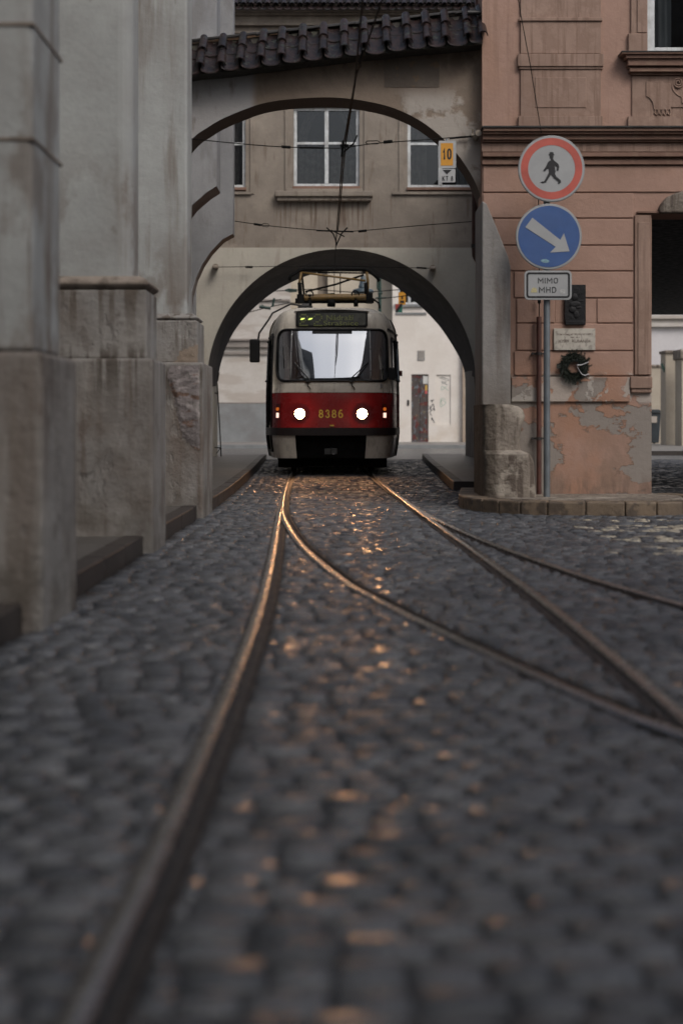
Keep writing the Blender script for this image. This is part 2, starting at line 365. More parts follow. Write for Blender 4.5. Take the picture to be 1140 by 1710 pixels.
M_far_cream = plaster('yellowed_plaster', (.56, .50, .41), (.50, .44, .36), [dict(s=(.5, .5, .5), t=(.5, .6), c=(.42, .36, .29), f=.5)], bump=.2)
M_far_grey = plaster('pale_grey_plaster', (.53, .50, .47), (.47, .435, .40), [dict(s=(.4, .4, 2), t=(.5, .6), c=(.38, .33, .29), f=.6)], bump=.3)
M_dado = plaster('grey_dado', (.25, .26, .265), (.20, .21, .215), [dict(s=(.7, .7, .7), t=(.5, .7), c=(.17, .16, .16), f=.6)], bump=.3)
M_dark = paint('soot_black', (.012, .011, .011), .6, spec=.2)  # near-black: passage shade put into the colour; also used for dark parts
M_room = paint('dark_room', (.03, .028, .027), .8)
M_white_wood = paint('white_window_paint', (.62, .65, .67), .5, dirt=((.25, .23, .21), .7))
M_pane = glass('window_glass', (.55, .56, .57), .035)
M_curtain = paint('grey_curtain', (.26, .235, .215), .9, var=.3, vs_=8)
M_curtain_w = paint('pale_blind', (.72, .76, .77), .8, var=.06)
M_zinc = paint('grey_zinc', (.13, .14, .145), .45, .6)
M_tin = paint('blackened_tin', (.05, .048, .048), .4, .5)
M_pipe = paint('oxide_red_paint', (.095, .035, .027), .45, dirt=((.03, .02, .018), .7))
M_galv = paint('galvanised_steel', (.20, .225, .25), .42, .5, var=.1)
M_wire = paint('black_wire', (.008, .008, .008), .7, 0, spec=.1)
M_insul = paint('insulator_ceramic', (.25, .21, .17), .35)
M_bronze = paint('dark_bronze', (.014, .014, .016), .5, .5, bump=.8, vs_=25)
M_marble = plaster('veined_marble', (.50, .47, .42), (.38, .355, .32), [dict(s=(9, 9, 9), t=(.5, .6), c=(.22, .20, .18), f=.6, dist=2)], bump=.1, rough=.45)
M_engrave = paint('worn_engraving', (.13, .095, .08), .8)

n = NT('cobble_granite')
tone = n.n('ShaderNodeAttribute', attribute_name='tone').outputs['Fac']
pnt = n.n('ShaderNodeAttribute', attribute_name='paint').outputs['Fac']
c = n.mix(tone, (.032, .037, .046), (.12, .126, .138))
c = n.mix(n.rng(n.noise((22,)*3, 6, .7), .42, .65, 0, .6), c, (.045, .047, .052))
c = n.mix(n.rng(n.noise((1.1, 1.1, 1.1), 4, .6), .5, .7, 0, .5), c, (.045, .044, .045))
c = n.mix(n.math('MULTIPLY', pnt, n.rng(n.noise((11,)*3, 5, .65, (4, 4, 4)), .42, .54)), c, (.46, .41, .32))
n.l(c, n.b.inputs['Base Color'])
n.l(n.rng(n.math('ADD', n.noise((9,)*3, 6, .7, (9, 1, 0)), n.math('MULTIPLY', n.noise((1.3,)*3, 3, .5, (2, 1, 0)), .5)), .69, .83, .50, .12), n.b.inputs['Roughness'])
n.b.inputs['Specular IOR Level'].default_value = .5
bp = n.n('ShaderNodeBump'); bp.inputs['Strength'].default_value = .5; bp.inputs['Distance'].default_value = .010
n.l(n.math('ADD', n.noise((26,)*3, 8, .7), n.math('MULTIPLY', n.noise((9,)*3, 3, .5), .6)), bp.inputs['Height']); n.l(bp.outputs[0], n.b.inputs['Normal'])
M_cobble = n.m
M_joint = paint('wet_joint_sand', (.010, .0095, .010), .5, bump=.6, vs_=20)
# ground sheet beyond the gate: small wet setts drawn by a procedural pattern
n = NT('far_wet_setts')
mp = n.n('ShaderNodeMapping'); mp.inputs['Scale'].default_value = (7, 8, 7); n.l(n.pos(), mp.inputs[0])
vo = n.n('ShaderNodeTexVoronoi', feature='DISTANCE_TO_EDGE'); vo.inputs['Scale'].default_value = 1; n.l(mp.outputs[0], vo.inputs['Vector'])
e = n.rng(vo.outputs['Distance'], .02, .12)
n.l(n.mix(e, (.03, .028, .027), (.15, .15, .15)), n.b.inputs['Base Color']); n.b.inputs['Roughness'].default_value = .35
bp = n.n('ShaderNodeBump'); bp.inputs['Strength'].default_value = .5; bp.inputs['Distance'].default_value = .02
n.l(e, bp.inputs['Height']); n.l(bp.outputs[0], n.b.inputs['Normal'])
M_ground = n.m
M_rail = paint('wet_steel_rail', (.34, .33, .33), .2, .95, var=.15, dirt=((.12, .10, .09), .5), bump=.18)
M_lip = paint('rusty_rail_lip', (.045, .033, .028), .5, .4, var=.2)
M_groove = paint('rail_groove', (.02, .014, .011), .5, .3)

# ------------------------------------------------------------------ ground, pavements, kerbs
MB().box(-40, 60, -30, 150, -.30, -.018).build('ground', M_joint)['kind'] = 'structure'
MB().box(-40, 60, 36.2, 150, -.017, -.002).build('far_road', M_ground)['kind'] = 'structure'
bpy.data.objects['ground']['kind'] = 'structure'
KL = [(-1.39, -6), (-1.39, 5), (-1.385, 10), (-1.38, 14.2), (-1.37, 15.2), (-1.42, 19), (-1.6, 26), (-1.83, 33), (-1.92, 36.5)]
KR = [(1.66, 17.2), (1.56, 16.2), (1.50, 15.5), (1.56, 14.95), (1.75, 14.55), (2.1, 14.35), (2.8, 14.25), (3.3, 14.35), (3.62, 14.7), (3.72, 15.3), (3.5, 15.9), (3.44, 16.2), (1.7, 17.3)]
KT = [(1.52, 19.4), (1.60, 22), (1.78, 28), (1.95, 33), (2.12, 37.5)]
def strip(pts, wd, z0, z1, side):     # kerb row following a line, as single stones
    mb = MB(); pl = catmull(pts, .9); off = []
    for i, p in enumerate(pl):
        a = Vector(pl[max(i-1, 0)]); b = Vector(pl[min(i+1, len(pl)-1)]); d = (b-a).normalized()
        off.append((p[0]+side*d.y*wd, p[1]-side*d.x*wd))
    for i in range(len(pl)-1):
        g = .004; a, b, c_, d = Vector(pl[i]), Vector(pl[i+1]), Vector(off[i+1]), Vector(off[i]); u = (b-a).normalized()*g
        mb.slab([tuple(a+u), tuple(b-u), tuple(c_-u), tuple(d+u)], z0, z1+random.uniform(-.003, .003))
    return mb
k = strip(KL, .14, -.04, .12, -1).build('kerb', M_kerb_l, bevel=.012); k['kind'] = 'structure'
k = strip(KT, .14, -.04, .12, 1).build('kerb', M_kerb_l, bevel=.012); k['kind'] = 'structure'
KLo = [(x-.13, y) for x, y in KL]
MB().slab(KLo+[(-4, 36.5), (-4, -6)], -.04, .115).build('pavement', M_pave)['kind'] = 'structure'
MB().slab([(x+.13, y) for x, y in KT]+[(5, 37.5), (4.5, 32), (2.1, 19.42)], -.04, .115).build('pavement', M_pave)['kind'] = 'structure'
MB().box(1.53, 1.95, 19.37, 19.40, -.03, .117).build('kerb', M_kerb_l)['kind'] = 'structure'
# corner pavement under the salmon building
kr = strip(KR[:-2], .22, -.04, .13, 1)
kr.build('kerb', M_kerb_r, bevel=.018)['kind'] = 'structure'
MB().slab([(x*.96+.09, y+.12) for x, y in KR[:-2]]+[(3.4, 16.2), (1.75, 17.2)], -.04, .124).build('pavement', M_guard)['kind'] = 'structure'
# ------------------------------------------------------------------ rails
def rail_path(s):
    out = []
    for px, py in s:
        Y = 2137.5/(py-708.0); out.append((PX(px, Y), Y))
    return out
L1 = [(-.40, -3), (-.40, 0)]+[(-.404, 2.155), (-.392, 2.7), (-.385, 3.61), (-.386, 5.45), (-.41, 7.32), (-.488, 10.08), (-.616, 14.06), (-.76, 19), (-.87, 24), (-.93, 30), (-.96, 38), (-.9, 60)]
L2 = [(3.6, -1.5), (2.6, .6), (1.9, 2.1), (1.42, 3.2), (.978, 4.17), (.83, 4.61), (.625, 5.40), (.40, 6.32), (.176, 7.32), (-.028, 8.45), (-.337, 10.96), (-.59, 14.2), (-.70, 17), (-.80, 20.5)]
def offset(pl, d):
    out = []
    for i, p in enumerate(pl):
        a = Vector(pl[max(i-1, 0)]); b = Vector(pl[min(i+1, len(pl)-1)]); t = (b-a).normalized(); out.append((p[0]+t.y*d, p[1]-t.x*d))
    return out
c1 = catmull(L1, .25); c2 = catmull(L2, .25)
c3 = offset(c1, 1.435); c4 = offset(c2, 1.435)
def rail(pl, side, label):
    me = MB(); prof = [(-.025, -.001, 0), (-.019, .0025, 0), (-.010, .0045, 0), (0, .0052, 0), (.010, .0045, 0), (.019, .0025, 0), (.024, -.001, 0), (.027, -.030, 1), (.060, -.030, 1), (.061, -.008, 1), (.063, -.005, 0), (.073, -.005, 0), (.075, -.03, 0)]
    prof = [(-.027, -.03, 0)]+prof
    for k in range(len(prof)-1):
        a, b = prof[k], prof[k+1]; vs = []
        for i, p in enumerate(pl):
            u = Vector(pl[max(i-1, 0)]); v = Vector(pl[min(i+1, len(pl)-1)]); t = (v-u).normalized(); nx, ny = t.y*side, -t.x*side
            vs += [(p[0]+nx*a[0], p[1]+ny*a[0], a[1]), (p[0]+nx*b[0], p[1]+ny*b[0], b[1])]
        me.add(vs, [(2*i, 2*i+1, 2*i+3, 2*i+2) for i in range(len(pl)-1)], 1 if (a[2] and b[2]) else (2 if a[0] > .05 else 0))
    o = me.build('tram_rail', [M_rail, M_groove, M_lip], smooth=True, split=30, weld=True, normals=True)
    return meta(o, label, 'rail', 'grooved tram rails set in the cobbles')
rail(c1, 1, 'long straight steel rail running down the left side of the cobbles')
rail(c3, -1, 'straight steel rail under the right wheel of the tram, leaving the photo at right middle')
rail([p for p in c2 if p[0]-0 > -.9], 1, 'curving steel rail branching off the left rail and crossing between the straight rails')
rail([p for p in c4 if p[0] > .66 and p[1] < 19], -1, 'outermost curving steel rail bending away right towards the pink building corner')

# ------------------------------------------------------------------ setts, each one modelled
def interp(pl, y):
    return float(np.interp(y, [p[1] for p in pl], [p[0] for p in pl]))
from mathutils.geometry import intersect_point_line
railpts = np.array([p for pl in (c1, c3, c2, c4) for p in catmull([q for q in pl], .06)])
polyK = KR
def inpoly(x, y, poly):
    r = False; j = len(poly)-1
    for i in range(len(poly)):
        xi, yi = poly[i]; xj, yj = poly[j]
        if (yi > y) != (yj > y) and x < (xj-xi)*(y-yi)/(yj-yi)+xi: r = not r
        j = i
    return r
rs = np.random.RandomState(4)
stones = []
y = 1.25; row = 0
while y < 36.2:
    d = rs.uniform(.10, .12)
    lim = .24*y+1.3
    x0 = max(-lim, interp(KL, y)+.0)
    x1 = min(lim+(1.0 if y < 15 else 0), 9.0)
    if y > 17.2:
        x1 = min(x1, 1.53 if y < 19.37 else interp(KT, y)-.0)
        if y < 19.37: x1 = min(.24*y, 1.9)
    x = x0+.005
    while x < x1:
        wd = rs.uniform(.10, .17)
        if x+wd > x1 and y > 17: wd = x1-x
        if wd > .05: stones.append((x, y, wd, d))
        x += wd
    # the passage under the salmon building and the side street
    if 15.9 < y < 36:
        x = 3.5+.02*(y-16)
        if y > 17.3: x = 3.6
        xe = .26*y+.8
        while x < xe:
            wd = rs.uniform(.12, .2); stones.append((x, y, wd, d)); x += wd
    y += d; row += 1
# keep clear of kerb island and rails
cell = {}
for p in railpts: cell.setdefault((int(p[0]//.25), int(p[1]//.25)), []).append(p)
def near_rail(x, y, r):
    a, b = int(x//.25), int(y//.25)
    for i in (a-1, a, a+1):
        for j in (b-1, b, b+1):
            for p in cell.get((i, j), ()):
                if (p[0]-x)**2+(p[1]-y)**2 < r*r: return True
    return False
vs = []; fs = []; tones = []; paints = []
def raildef(pl, side, y0, y1):
    q = sorted([(p[1], p[0]) for p in pl if y0 <= p[1] <= y1]); ys = np.array([a_[0] for a_ in q]); xs = np.array([a_[1] for a_ in q])
    return ys, xs, side
RD = [raildef(c1, 1, -1, 40), raildef(c3, -1, -1, 40), raildef(c2, 1, -1, 20.4), raildef([p for p in c4 if p[0] > .66], -1, -1, 19)]
def rail_edges(k, y):
    ys, xs, side = RD[k]
    if not ys[0] <= y <= ys[-1]: return None
    x = np.interp(y, ys, xs); sl = (np.interp(y+.1, ys, xs)-np.interp(y-.1, ys, xs))/.2; f = math.sqrt(1+sl*sl)
    a_, b_ = (.031, .079) if side > 0 else (.079, .031)
    return float(x-a_*f), float(x+b_*f)
U = [0, .05, .5, .95, 1]
rowcache = {}
for (x, y, wd, d) in stones:
    cx, cy = x+wd/2, y+d/2
    if inpoly(cx, cy, KR) or inpoly(cx+.05, cy+.05, KR): continue
    if y not in rowcache:
        rowcache[y] = [(k, rail_edges(k, y), rail_edges(k, y+d)) for k in range(4)]
    pieces = [((x, x), (x+wd, x+wd))]          # left edge (front, back), right edge (front, back)
    for k, ef, eb in rowcache[y]:
        if not ef or not eb: continue
        new = []
        for (l, r) in pieces:
            lm, rm = sum(l)/2, sum(r)/2; em0, em1 = (ef[0]+eb[0])/2, (ef[1]+eb[1])/2
            if rm <= min(ef[0], eb[0]) or lm >= max(ef[1], eb[1]): new.append((l, r)); continue
            if lm < em0: new.append((l, (min(r[0], ef[0]), min(r[1], eb[0]))))
            if rm > em1: new.append(((max(l[0], ef[1]), max(l[1], eb[1])), r))
        pieces = new
    for (l, r) in pieces:
        if min(r[0]-l[0], r[1]-l[1]) < .018: continue
        cxp = (sum(l)+sum(r))/4; near = l[0] != x or r[0] != x+wd
        gx = rs.uniform(.003, .008); gy = rs.uniform(.010, .018); wob = 0 if near else .006*math.sin(x*1.9+y)
        XL0, XL1, XR0, XR1 = l[0]+gx/2, l[1]+gx/2, r[0]-gx/2, r[1]-gx/2
        Y0, Y1 = y+gy/2+wob, y+d-gy/2+wob
        jm = .001 if near else .004; j = rs.uniform(-jm, jm, (4, 2)); h = rs.uniform(-.005, .001); tx, ty = rs.uniform(-.0035, .0035, 2); t = rs.uniform(0, 1)
        pt = 1.0 if (cxp > 1.9 and ((9.9 < cy < 10.5) or (10.95 < cy < 11.55) or (12.0 < cy < 12.7) or (13.2 < cy < 13.5)) and rs.rand() < .75*min(1, (cxp-1.6)/1.2)) else 0.0
        k = len(vs)
        for b in range(5):
            for a in range(5):
                u, v = U[a], U[b]
                XA = XL0+(XL1-XL0)*v; XB = XR0+(XR1-XR0)*v
                qx = XA+(XB-XA)*u+(j[0][0]*(1-u)*(1-v)+j[1][0]*u*(1-v)+j[2][0]*u*v+j[3][0]*(1-u)*v)
                qy = Y0+(Y1-Y0)*v+(j[0][1]*(1-u)*(1-v)+j[1][1]*u*(1-v)+j[2][1]*u*v+j[3][1]*(1-u)*v)
                edge = a in (0, 4) or b in (0, 4); cin = a in (1, 3) and b in (1, 3)
                if a in (0, 4) and b in (0, 4): qx += ((XA+XB)/2-qx)*.07; qy += ((Y0+Y1)/2-qy)*.07
                z = -.024 if edge else h-(.004 if cin else (.002 if not (a == 2 and b == 2) else 0))+tx*(u-.5)*2+ty*(v-.5)*2+rs.uniform(-.0015, .0015)
                vs.append((qx, qy, z)); tones.append(t); paints.append(pt)
        for b in range(4):
            for a in range(4):
                q = k+b*5+a; fs.append((q, q+1, q+6, q+5))
me = bpy.data.meshes.new('cobbled_road'); me.from_pydata(vs, [], fs); me.materials.append(M_cobble)
me.attributes.new('tone', 'FLOAT', 'POINT').data.foreach_set('value', tones)
me.attributes.new('paint', 'FLOAT', 'POINT').data.foreach_set('value', paints)
me.polygons.foreach_set('use_smooth', [True]*len(me.polygons))
o = bpy.data.objects.new('cobbled_road', me); C.objects.link(o); o['kind'] = 'structure'
print('stones', len(stones))

# ------------------------------------------------------------------ the pale building with piers on the left
ch = thing('pillared_building', 'pale grey plastered building with three massive piers lining the left edge of the street', 'building', (-2.2, 8, 0))
mb = MB(); mb.box(-5, -2.05, -20, 16.2, 0, 7.8); mb.build('wall', M_church, ch)
def pier(Yf, Yb, shaft, mid, mould, plinth, bev=.03):
    # shaft = (right x, y0, y1), plinth = (x, y0, y1, top)
    p = MB().box(-2.1, shaft[0], shaft[1], shaft[2], plinth[3], 7.7).build('pier', M_church, ch, bevel=bev, seg=5)
    q = MB().box(-2.08, plinth[0], plinth[1], plinth[2], -.04, plinth[3]); sub(p, q.build('plinth', M_church_low, None, bevel=.02))
    return p
p1 = pier(6.25, 6.87, (-1.355, 6.25, 6.87), None, None, (-1.30, 6.2, 7.0, 1.215))
for pz in (40, 232):
    z = PZ(pz, 6.25); sub(p1, MB().box(-2.1, -1.350, 6.243, 6.9, z-.007, z+.007).build('joint_groove', M_mould, None))
p2 = pier(0, 0, (-1.485, 10.1, 10.52), None, None, (-1.315, 9.94, 10.67, 1.36), .10)
sub(p2, MB().box(-2.06, -1.375, 10.05, 10.62, 1.362, 1.85).build('pedestal', M_church_low, None, bevel=.015))
def torus_mould(x1, y0, y1, z0, z1, deep=.05):
    mb = MB(); n_ = 8; 
    prof = [(0, z0), (deep*.55, z0+.01)]+[(deep*(.55+.45*math.sin(math.pi*k/n_)), z0+.01+(z1-z0-.03)*k/n_) for k in range(n_+1)]+[(deep*.3, z1-.01), (0, z1)]
    for k in range(len(prof)-1):
        (a, za), (b, zb) = prof[k], prof[k+1]
        mb.add([(-2.1, y0-a, za), (x1+a, y0-a, za), (x1+b, y0-b, zb), (-2.1, y0-b, zb)], [(0, 1, 2, 3)])
        mb.add([(x1+a, y0-a, za), (x1+a, y1+a, za), (x1+b, y1+b, zb), (x1+b, y0-b, zb)], [(0, 1, 2, 3)])
    mb.add([(-2.1, y0, z1), (x1, y0, z1), (x1, y1, z1), (-2.1, y1, z1)], [(0, 1, 2, 3)])
    return mb
sub(p2, torus_mould(-1.43, 10.1, 10.55, 1.85, 1.95, .07).build('base_moulding', M_mould, None, smooth=True, split=50))
p3 = pier(0, 0, (-1.50, 13.85, 14.3), None, None, (-1.32, 13.6, 14.6, 1.49))
sub(p3, MB().box(-2.06, -1.39, 13.72, 14.42, 1.492, 1.90).build('pedestal', M_church_low, None, bevel=.015))
sub(p3, torus_mould(-1.45, 13.85, 14.3, 1.90, 1.975, .055).build('base_moulding', M_church_low, None, smooth=True, split=50))
# broken plaster on the third pier
def rough_patch(outline, Y, depth=.02, res=.02, seed=1, h=.03):
    xs = [p[0] for p in outline]; zs = [p[1] for p in outline]; mb = MB(); rr = np.random.RandomState(seed)
    nx = int((max(xs)-min(xs))/res)+1; nz = int((max(zs)-min(zs))/res)+1; idx = {}; vs = []; fs = []
    H = {}
    for i in range(nx+1):
        for k in range(nz+1): H[i, k] = rr.uniform(0, 1)
    for i in range(nx):
        for k in range(nz):
            cx = min(xs)+(i+.5)*res; cz = min(zs)+(k+.5)*res
            if not inpoly(cx, cz, outline): continue
            q = []
            for a, b in ((i, k), (i+1, k), (i+1, k+1), (i, k+1)):
                if (a, b) not in idx:
                    x = min(xs)+a*res; z = min(zs)+b*res
                    bd = 0 if not all(inpoly(x+dx, z+dz, outline) for dx in (-res, res) for dz in (-res, res)) else 1
                    hh = (.5+.5*math.sin(x*31+3*math.sin(z*17))*math.sin(z*37+x*9))*.7+H[a, b]*.5
                    idx[a, b] = len(vs); vs.append((x+rr.uniform(-.3, .3)*res, Y-(.002+bd*hh*h), z+rr.uniform(-.3, .3)*res))
                q.append(idx[a, b])
            fs.append(tuple(q))
    mb.add(vs, fs); return mb
ol = [(PX(x, 13.6), PZ(y_, 13.6)) for x, y_ in ((288, 612), (337, 612), (337, 752), (322, 745), (308, 730), (300, 700), (293, 665), (285, 640), (282, 622))]
ol = [(x-.012, z) for x, z in ol]
o = rough_patch(ol, 13.597, res=.018, h=.022).build('exposed_stone', M_stone_exp, None, smooth=True); sub(p3, o); o['label'] = 'bare rough stone where the plaster has fallen off'
ol = [(PX(x, 13.72), PZ(y_, 13.72)) for x, y_ in ((300, 586), (332, 574), (332, 607), (290, 607), (297, 596))]
o = rough_patch(ol, 13.717, res=.018, h=.012, seed=3).build('exposed_brick', plaster('bare_brick', (.25, .20, .16), (.19, .15, .125), bump=.8), None, smooth=True); sub(p3, o)

# ------------------------------------------------------------------ grey corner building with quarter-arch corbels, left behind the tiled arch
gb = thing('corbelled_building', 'smooth grey building corner stepping out over two quarter arches behind the tiled arch', 'building', (-2.4, 20, 0))
A = [(362, 311), (345, 322), (322, 342), (300, 372), (285, 420)]
MB().prism([(PX(x, 19), PZ(y_, 19)) for x, y_ in A]+[(-3.2, PZ(420, 19)), (-3.2, 9.5), (PX(362, 19), 9.5)], 19, 19.6).build('upper_corbel', M_grey, gb, bevel=.01)
B = [(389, 391), (372, 400), (352, 421), (338, 442), (327, 466), (320, 492), (315, 530), (313, 580)]
MB().prism([(PX(x, 21), PZ(y_, 21)) for x, y_ in B]+[(-3.2, PZ(580, 21)), (-3.2, 9.5), (PX(389, 21), 9.5)], 21, 21.35).build('lower_corbel', M_grey, gb, bevel=.01)
MB().slab([(-2.15, 16.3), (-3.3, 32.4), (-5, 32.4), (-5, 16.3)], 0, 9.5).build('wall', M_grey, gb)

# ------------------------------------------------------------------ tiled buttress arch over the street
YA = 16.0
ba = thing('buttress_arch', 'tile-capped plastered arch spanning the street from the left piers to the pink building', 'arch', (0, 16.2, 0))
arc = [(258, 345), (290, 275), (322, 231), (345, 214), (368, 200), (400, 186), (437, 173), (480, 166), (546, 162.5), (600, 167), (650, 178), (688, 194), (715, 211), (738, 230), (758, 251), (774, 272), (790, 298), (800, 322), (805, 340)]
arc = catmull(arc, 9)
roofline = [(812, 75), (258, 128)]
MB().prism([(PX(x, YA), PZ(y_, YA)) for x, y_ in arc]+[(PX(812, YA), PZ(340, YA))]+[(PX(x, YA), PZ(y_, YA)) for x, y_ in roofline], YA, YA+.5).build('arch_wall', M_archw, ba)
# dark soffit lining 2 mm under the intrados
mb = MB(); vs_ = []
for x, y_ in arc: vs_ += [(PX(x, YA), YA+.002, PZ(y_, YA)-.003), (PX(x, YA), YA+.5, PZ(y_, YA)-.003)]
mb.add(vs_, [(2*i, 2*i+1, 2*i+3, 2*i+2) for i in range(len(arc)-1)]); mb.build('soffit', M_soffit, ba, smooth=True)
MB().box(PX(641, YA), PX(733, YA), YA-.006, YA+.01, PZ(146, YA), PZ(98, YA)).build('render_patch', plaster('dark_patch', (.15, .125, .105), (.11, .09, .075), [dict(s=(9, 9, 9), t=(.55, .62), c=(.19, .12, .07), f=.5)], bump=.5), ba)
# roof tiles
n = NT('glazed_clay_tile')
c = n.mix(n.rng(n.noise((7,)*3, 6, .7), .4, .65), (.030, .019, .018), (.011, .010, .012))
c = n.mix(n.rng(n.noise((13,)*3, 6, .7, (5, 2, 2)), .56, .62, 0, .75), c, (.04, .045, .037))
n.l(c, n.b.inputs['Base Color']); n.b.inputs['Roughness'].default_value = .26; n.b.inputs['Specular IOR Level'].default_value = .3
bp = n.n('ShaderNodeBump'); bp.inputs['Strength'].default_value = .5; bp.inputs['Distance'].default_value = .01
n.l(n.noise((30,)*3, 6, .7), bp.inputs['Height']); n.l(bp.outputs[0], n.b.inputs['Normal'])
M_tile = n.m
def tile_field(cols, eave, run, rise, rows, r0=.066, r1=.052, seed=1, thick=.012, lap=1.12):
    mb = MB(); rr = random.Random(seed)
    L = 1/rows
    for i, (cx, ez, ey) in enumerate(cols):
        for rw in range(rows):
            t0 = rw*L - .02*(rw == 0); t1 = min(1.02, t0+L*lap)
            jx = rr.uniform(-.008, .008); jz = rr.uniform(-.005, .006); lift = .016
            def fn(u, v, out=0):
                a = math.pi*u; t = t0+(t1-t0)*v; r_ = (r0+(r1-r0)*v)+out
                up = lift*(1-v)+jz+.03
                return (cx+jx-r_*math.cos(a), ey+run*t-math.sin(a)*r_*.45, ez+rise*t+math.sin(a)*r_*.9+up)
            mb.grid(lambda u, v: fn(u, v), 10, 3, flip=False)
            # thickness lip at the lower end
            vs1 = [fn(k/10, 0) for k in range(11)]; vs2 = [fn(k/10, 0, -thick) for k in range(11)]
            mb.add(vs1+vs2, [(k, k+11, k+12, k+1) for k in range(10)])
            mb.grid(lambda u, v: fn(u, v, -thick), 10, 1, flip=True)
    # pans between
    for i in range(len(cols)-1):
        (xa, za, ya), (xb, zb, yb) = cols[i], cols[i+1]; cx = (xa+xb)/2; ez = (za+zb)/2; ey = (ya+yb)/2; hw = abs(xb-xa)/2*.92
        for rw in range(rows):
            t0 = rw*L-.05*(rw == 0); t1 = min(1.02, t0+L*lap); jz = rr.uniform(-.006, .006)
            def fn(u, v, out=0):
                a = math.pi*u; t = t0+(t1-t0)*v
                return (cx-hw*math.cos(a)*(1-.1*v), ey+run*t+math.sin(a)*.02, ez+rise*t-math.sin(a)*hw*.4+.02*(1-v)+.015+jz+out)
            mb.grid(lambda u, v: fn(u, v), 8, 2)
            vs1 = [fn(k/8, 0) for k in range(9)]; vs2 = [fn(k/8, 0, -thick) for k in range(9)]
            mb.add(vs1+vs2, [(k, k+9, k+10, k+1) for k in range(8)])
    return mb
YE = 15.68
cx_ = [266, 300, 334, 368, 401, 436, 470, 505, 540, 574, 608, 645, 680, 713, 745, 782]
cz_ = [136, 131, 125, 123, 119, 114, 110, 105, 102, 97, 93.5, 90, 86, 83, 80.5, 77]
cols = [(PX(a, YE), PZ(b-8, YE), YE) for a, b in zip(cx_, cz_)]
cols.append((PX(806, YE), PZ(66, YE), YE))
tile_field(cols, 0, .42, .43, 2, .058, .044).build('roof_tiles', M_tile, ba, smooth=True, split=60, normals=False)
# bedding under the tiles and behind
mb = MB()
for i in range(len(cols)-1):
    a, b = cols[i], cols[i+1]
    mb.add([(a[0], a[2]+.06, a[1]-.0), (b[0], b[2]+.06, b[1]-.0), (b[0], b[2]+.46, b[1]+.43), (a[0], a[2]+.46, a[1]+.43),
            (a[0], a[2]+.06, a[1]-.03), (b[0], b[2]+.06, b[1]-.03), (b[0], b[2]+.9, b[1]-.03), (a[0], a[2]+.9, a[1]-.03)], [(0,1,2,3), (4,7,6,5), (0,4,5,1), (3,2,6,7)])
mb.build('roof_bed', paint('mossy_mortar', (.035, .03, .026), .8, bump=.8, vs_=15, dirt=((.06, .07, .04), .6)), ba)
mb = MB(); xs_ = np.linspace(262, 812, 11)
for i in range(10):
    a, b = xs_[i], xs_[i+1]; ya = 79-(a-262)*.107; yb = 79-(b-262)*.107-1.5
    za, zb = PZ(ya, 16.15), PZ(yb, 16.15)
    mb.prism([(PX(a, 16.15), za+.0), (PX(b, 16.15)+.02, zb+.0), (PX(b, 16.15)+.02, zb+.03), (PX(a, 16.15), za+.035)], 16.08+.004*(i % 2), 16.3)
mb.build('ridge_cap', M_tin, ba, bevel=.008)
# right-hand pier of the arch against the pink building
pr = [(1.52, .12), (1.52, PZ(335, 15.4)), (PX(812, 15.4), PZ(340, 15.4)), (PX(830, 15.4), PZ(383, 15.4)), (PX(848, 15.4), PZ(428, 15.4)), (PX(852, 15.4), PZ(445, 15.4)), (PX(852, 15.4), PZ(690, 15.4)), (PX(852, 15.4), .12)]
MB().prism(pr, 15.4, 16.2).build('pier', M_butt, ba, bevel=.015)
# bulging sandstone guard block at its foot
def guard():
    mb = MB(); W = []
    prof = [(.12, 0, 896), (.3, 0, 894), (.50, 0, 892), (.58, 0, 886), (.62, 0, 872), (.72, 0, 869), (.85, 0, 873), (.98, 0, 879), (1.05, 0, 876), (1.09, 0, 868), (1.11, 0, 850)]
    rings = []
    N_ = 20
    for z, _, rx in prof:
        x1 = PX(rx, 15.1); x0 = 1.50; y0 = 15.02+.09*(z > .6)+.03*(z > 1.04); ring = []
        cx, hx = (x0+x1)/2, (x1-x0)/2; cy, hy = (y0+16.3)/2, (16.3-y0)/2
        for k in range(N_*2):
            a = 2*math.pi*k/(N_*2); ca, sa = math.cos(a), math.sin(a); e_ = .22
            ring.append((cx+hx*math.copysign(abs(ca)**e_, ca), cy+hy*math.copysign(abs(sa)**e_, sa), z+.0))
        rings.append(ring)
    n_ = N_*2; vs = [v for r_ in rings for v in r_]
    fs = [(i*n_+k, i*n_+(k+1) % n_, (i+1)*n_+(k+1) % n_, (i+1)*n_+k) for i in range(len(rings)-1) for k in range(n_)]+[tuple(range((len(rings)-1)*n_, len(rings)*n_))]
    mb.add(vs, fs); return mb
guard().build('guard_stone', M_guard, ba, smooth=True, split=50)

# ------------------------------------------------------------------ gatehouse over the tunnel
YG, YB = 32.5, 35.3
gh = thing('gatehouse', 'brown plastered building across the street with the arched tram tunnel under it', 'building', (0, 33.5, 0))
def gp(px, py): return (PX(px, YG), PZ(py, YG))
RA, ZA = 3.07, 1.83
arcpts = [(RA*math.cos(R(a)), ZA+RA*math.sin(R(a))) for a in np.linspace(180, 0, 49)]
poly = [(-6, 0), (-RA, 0)]+arcpts+[(RA, 0), (6, 0), (6, 4.93), (-6, 4.93)]
MB().prism(poly, YG, YB).build('arch_wall', M_cream, gh)
rear_px = catmull([(363, 790), (363, 720), (363, 660), (366, 620), (380, 574), (402, 538), (432, 507), (466, 482), (506, 463), (540, 453), (570, 450), (604, 454), (640, 467), (664, 481), (700, 510), (732, 543), (757, 580), (773, 613), (778, 650), (778, 720), (778, 790)], 6)
rq = [(PX(a, YB), max(0, PZ(b, YB))) for a, b in rear_px]
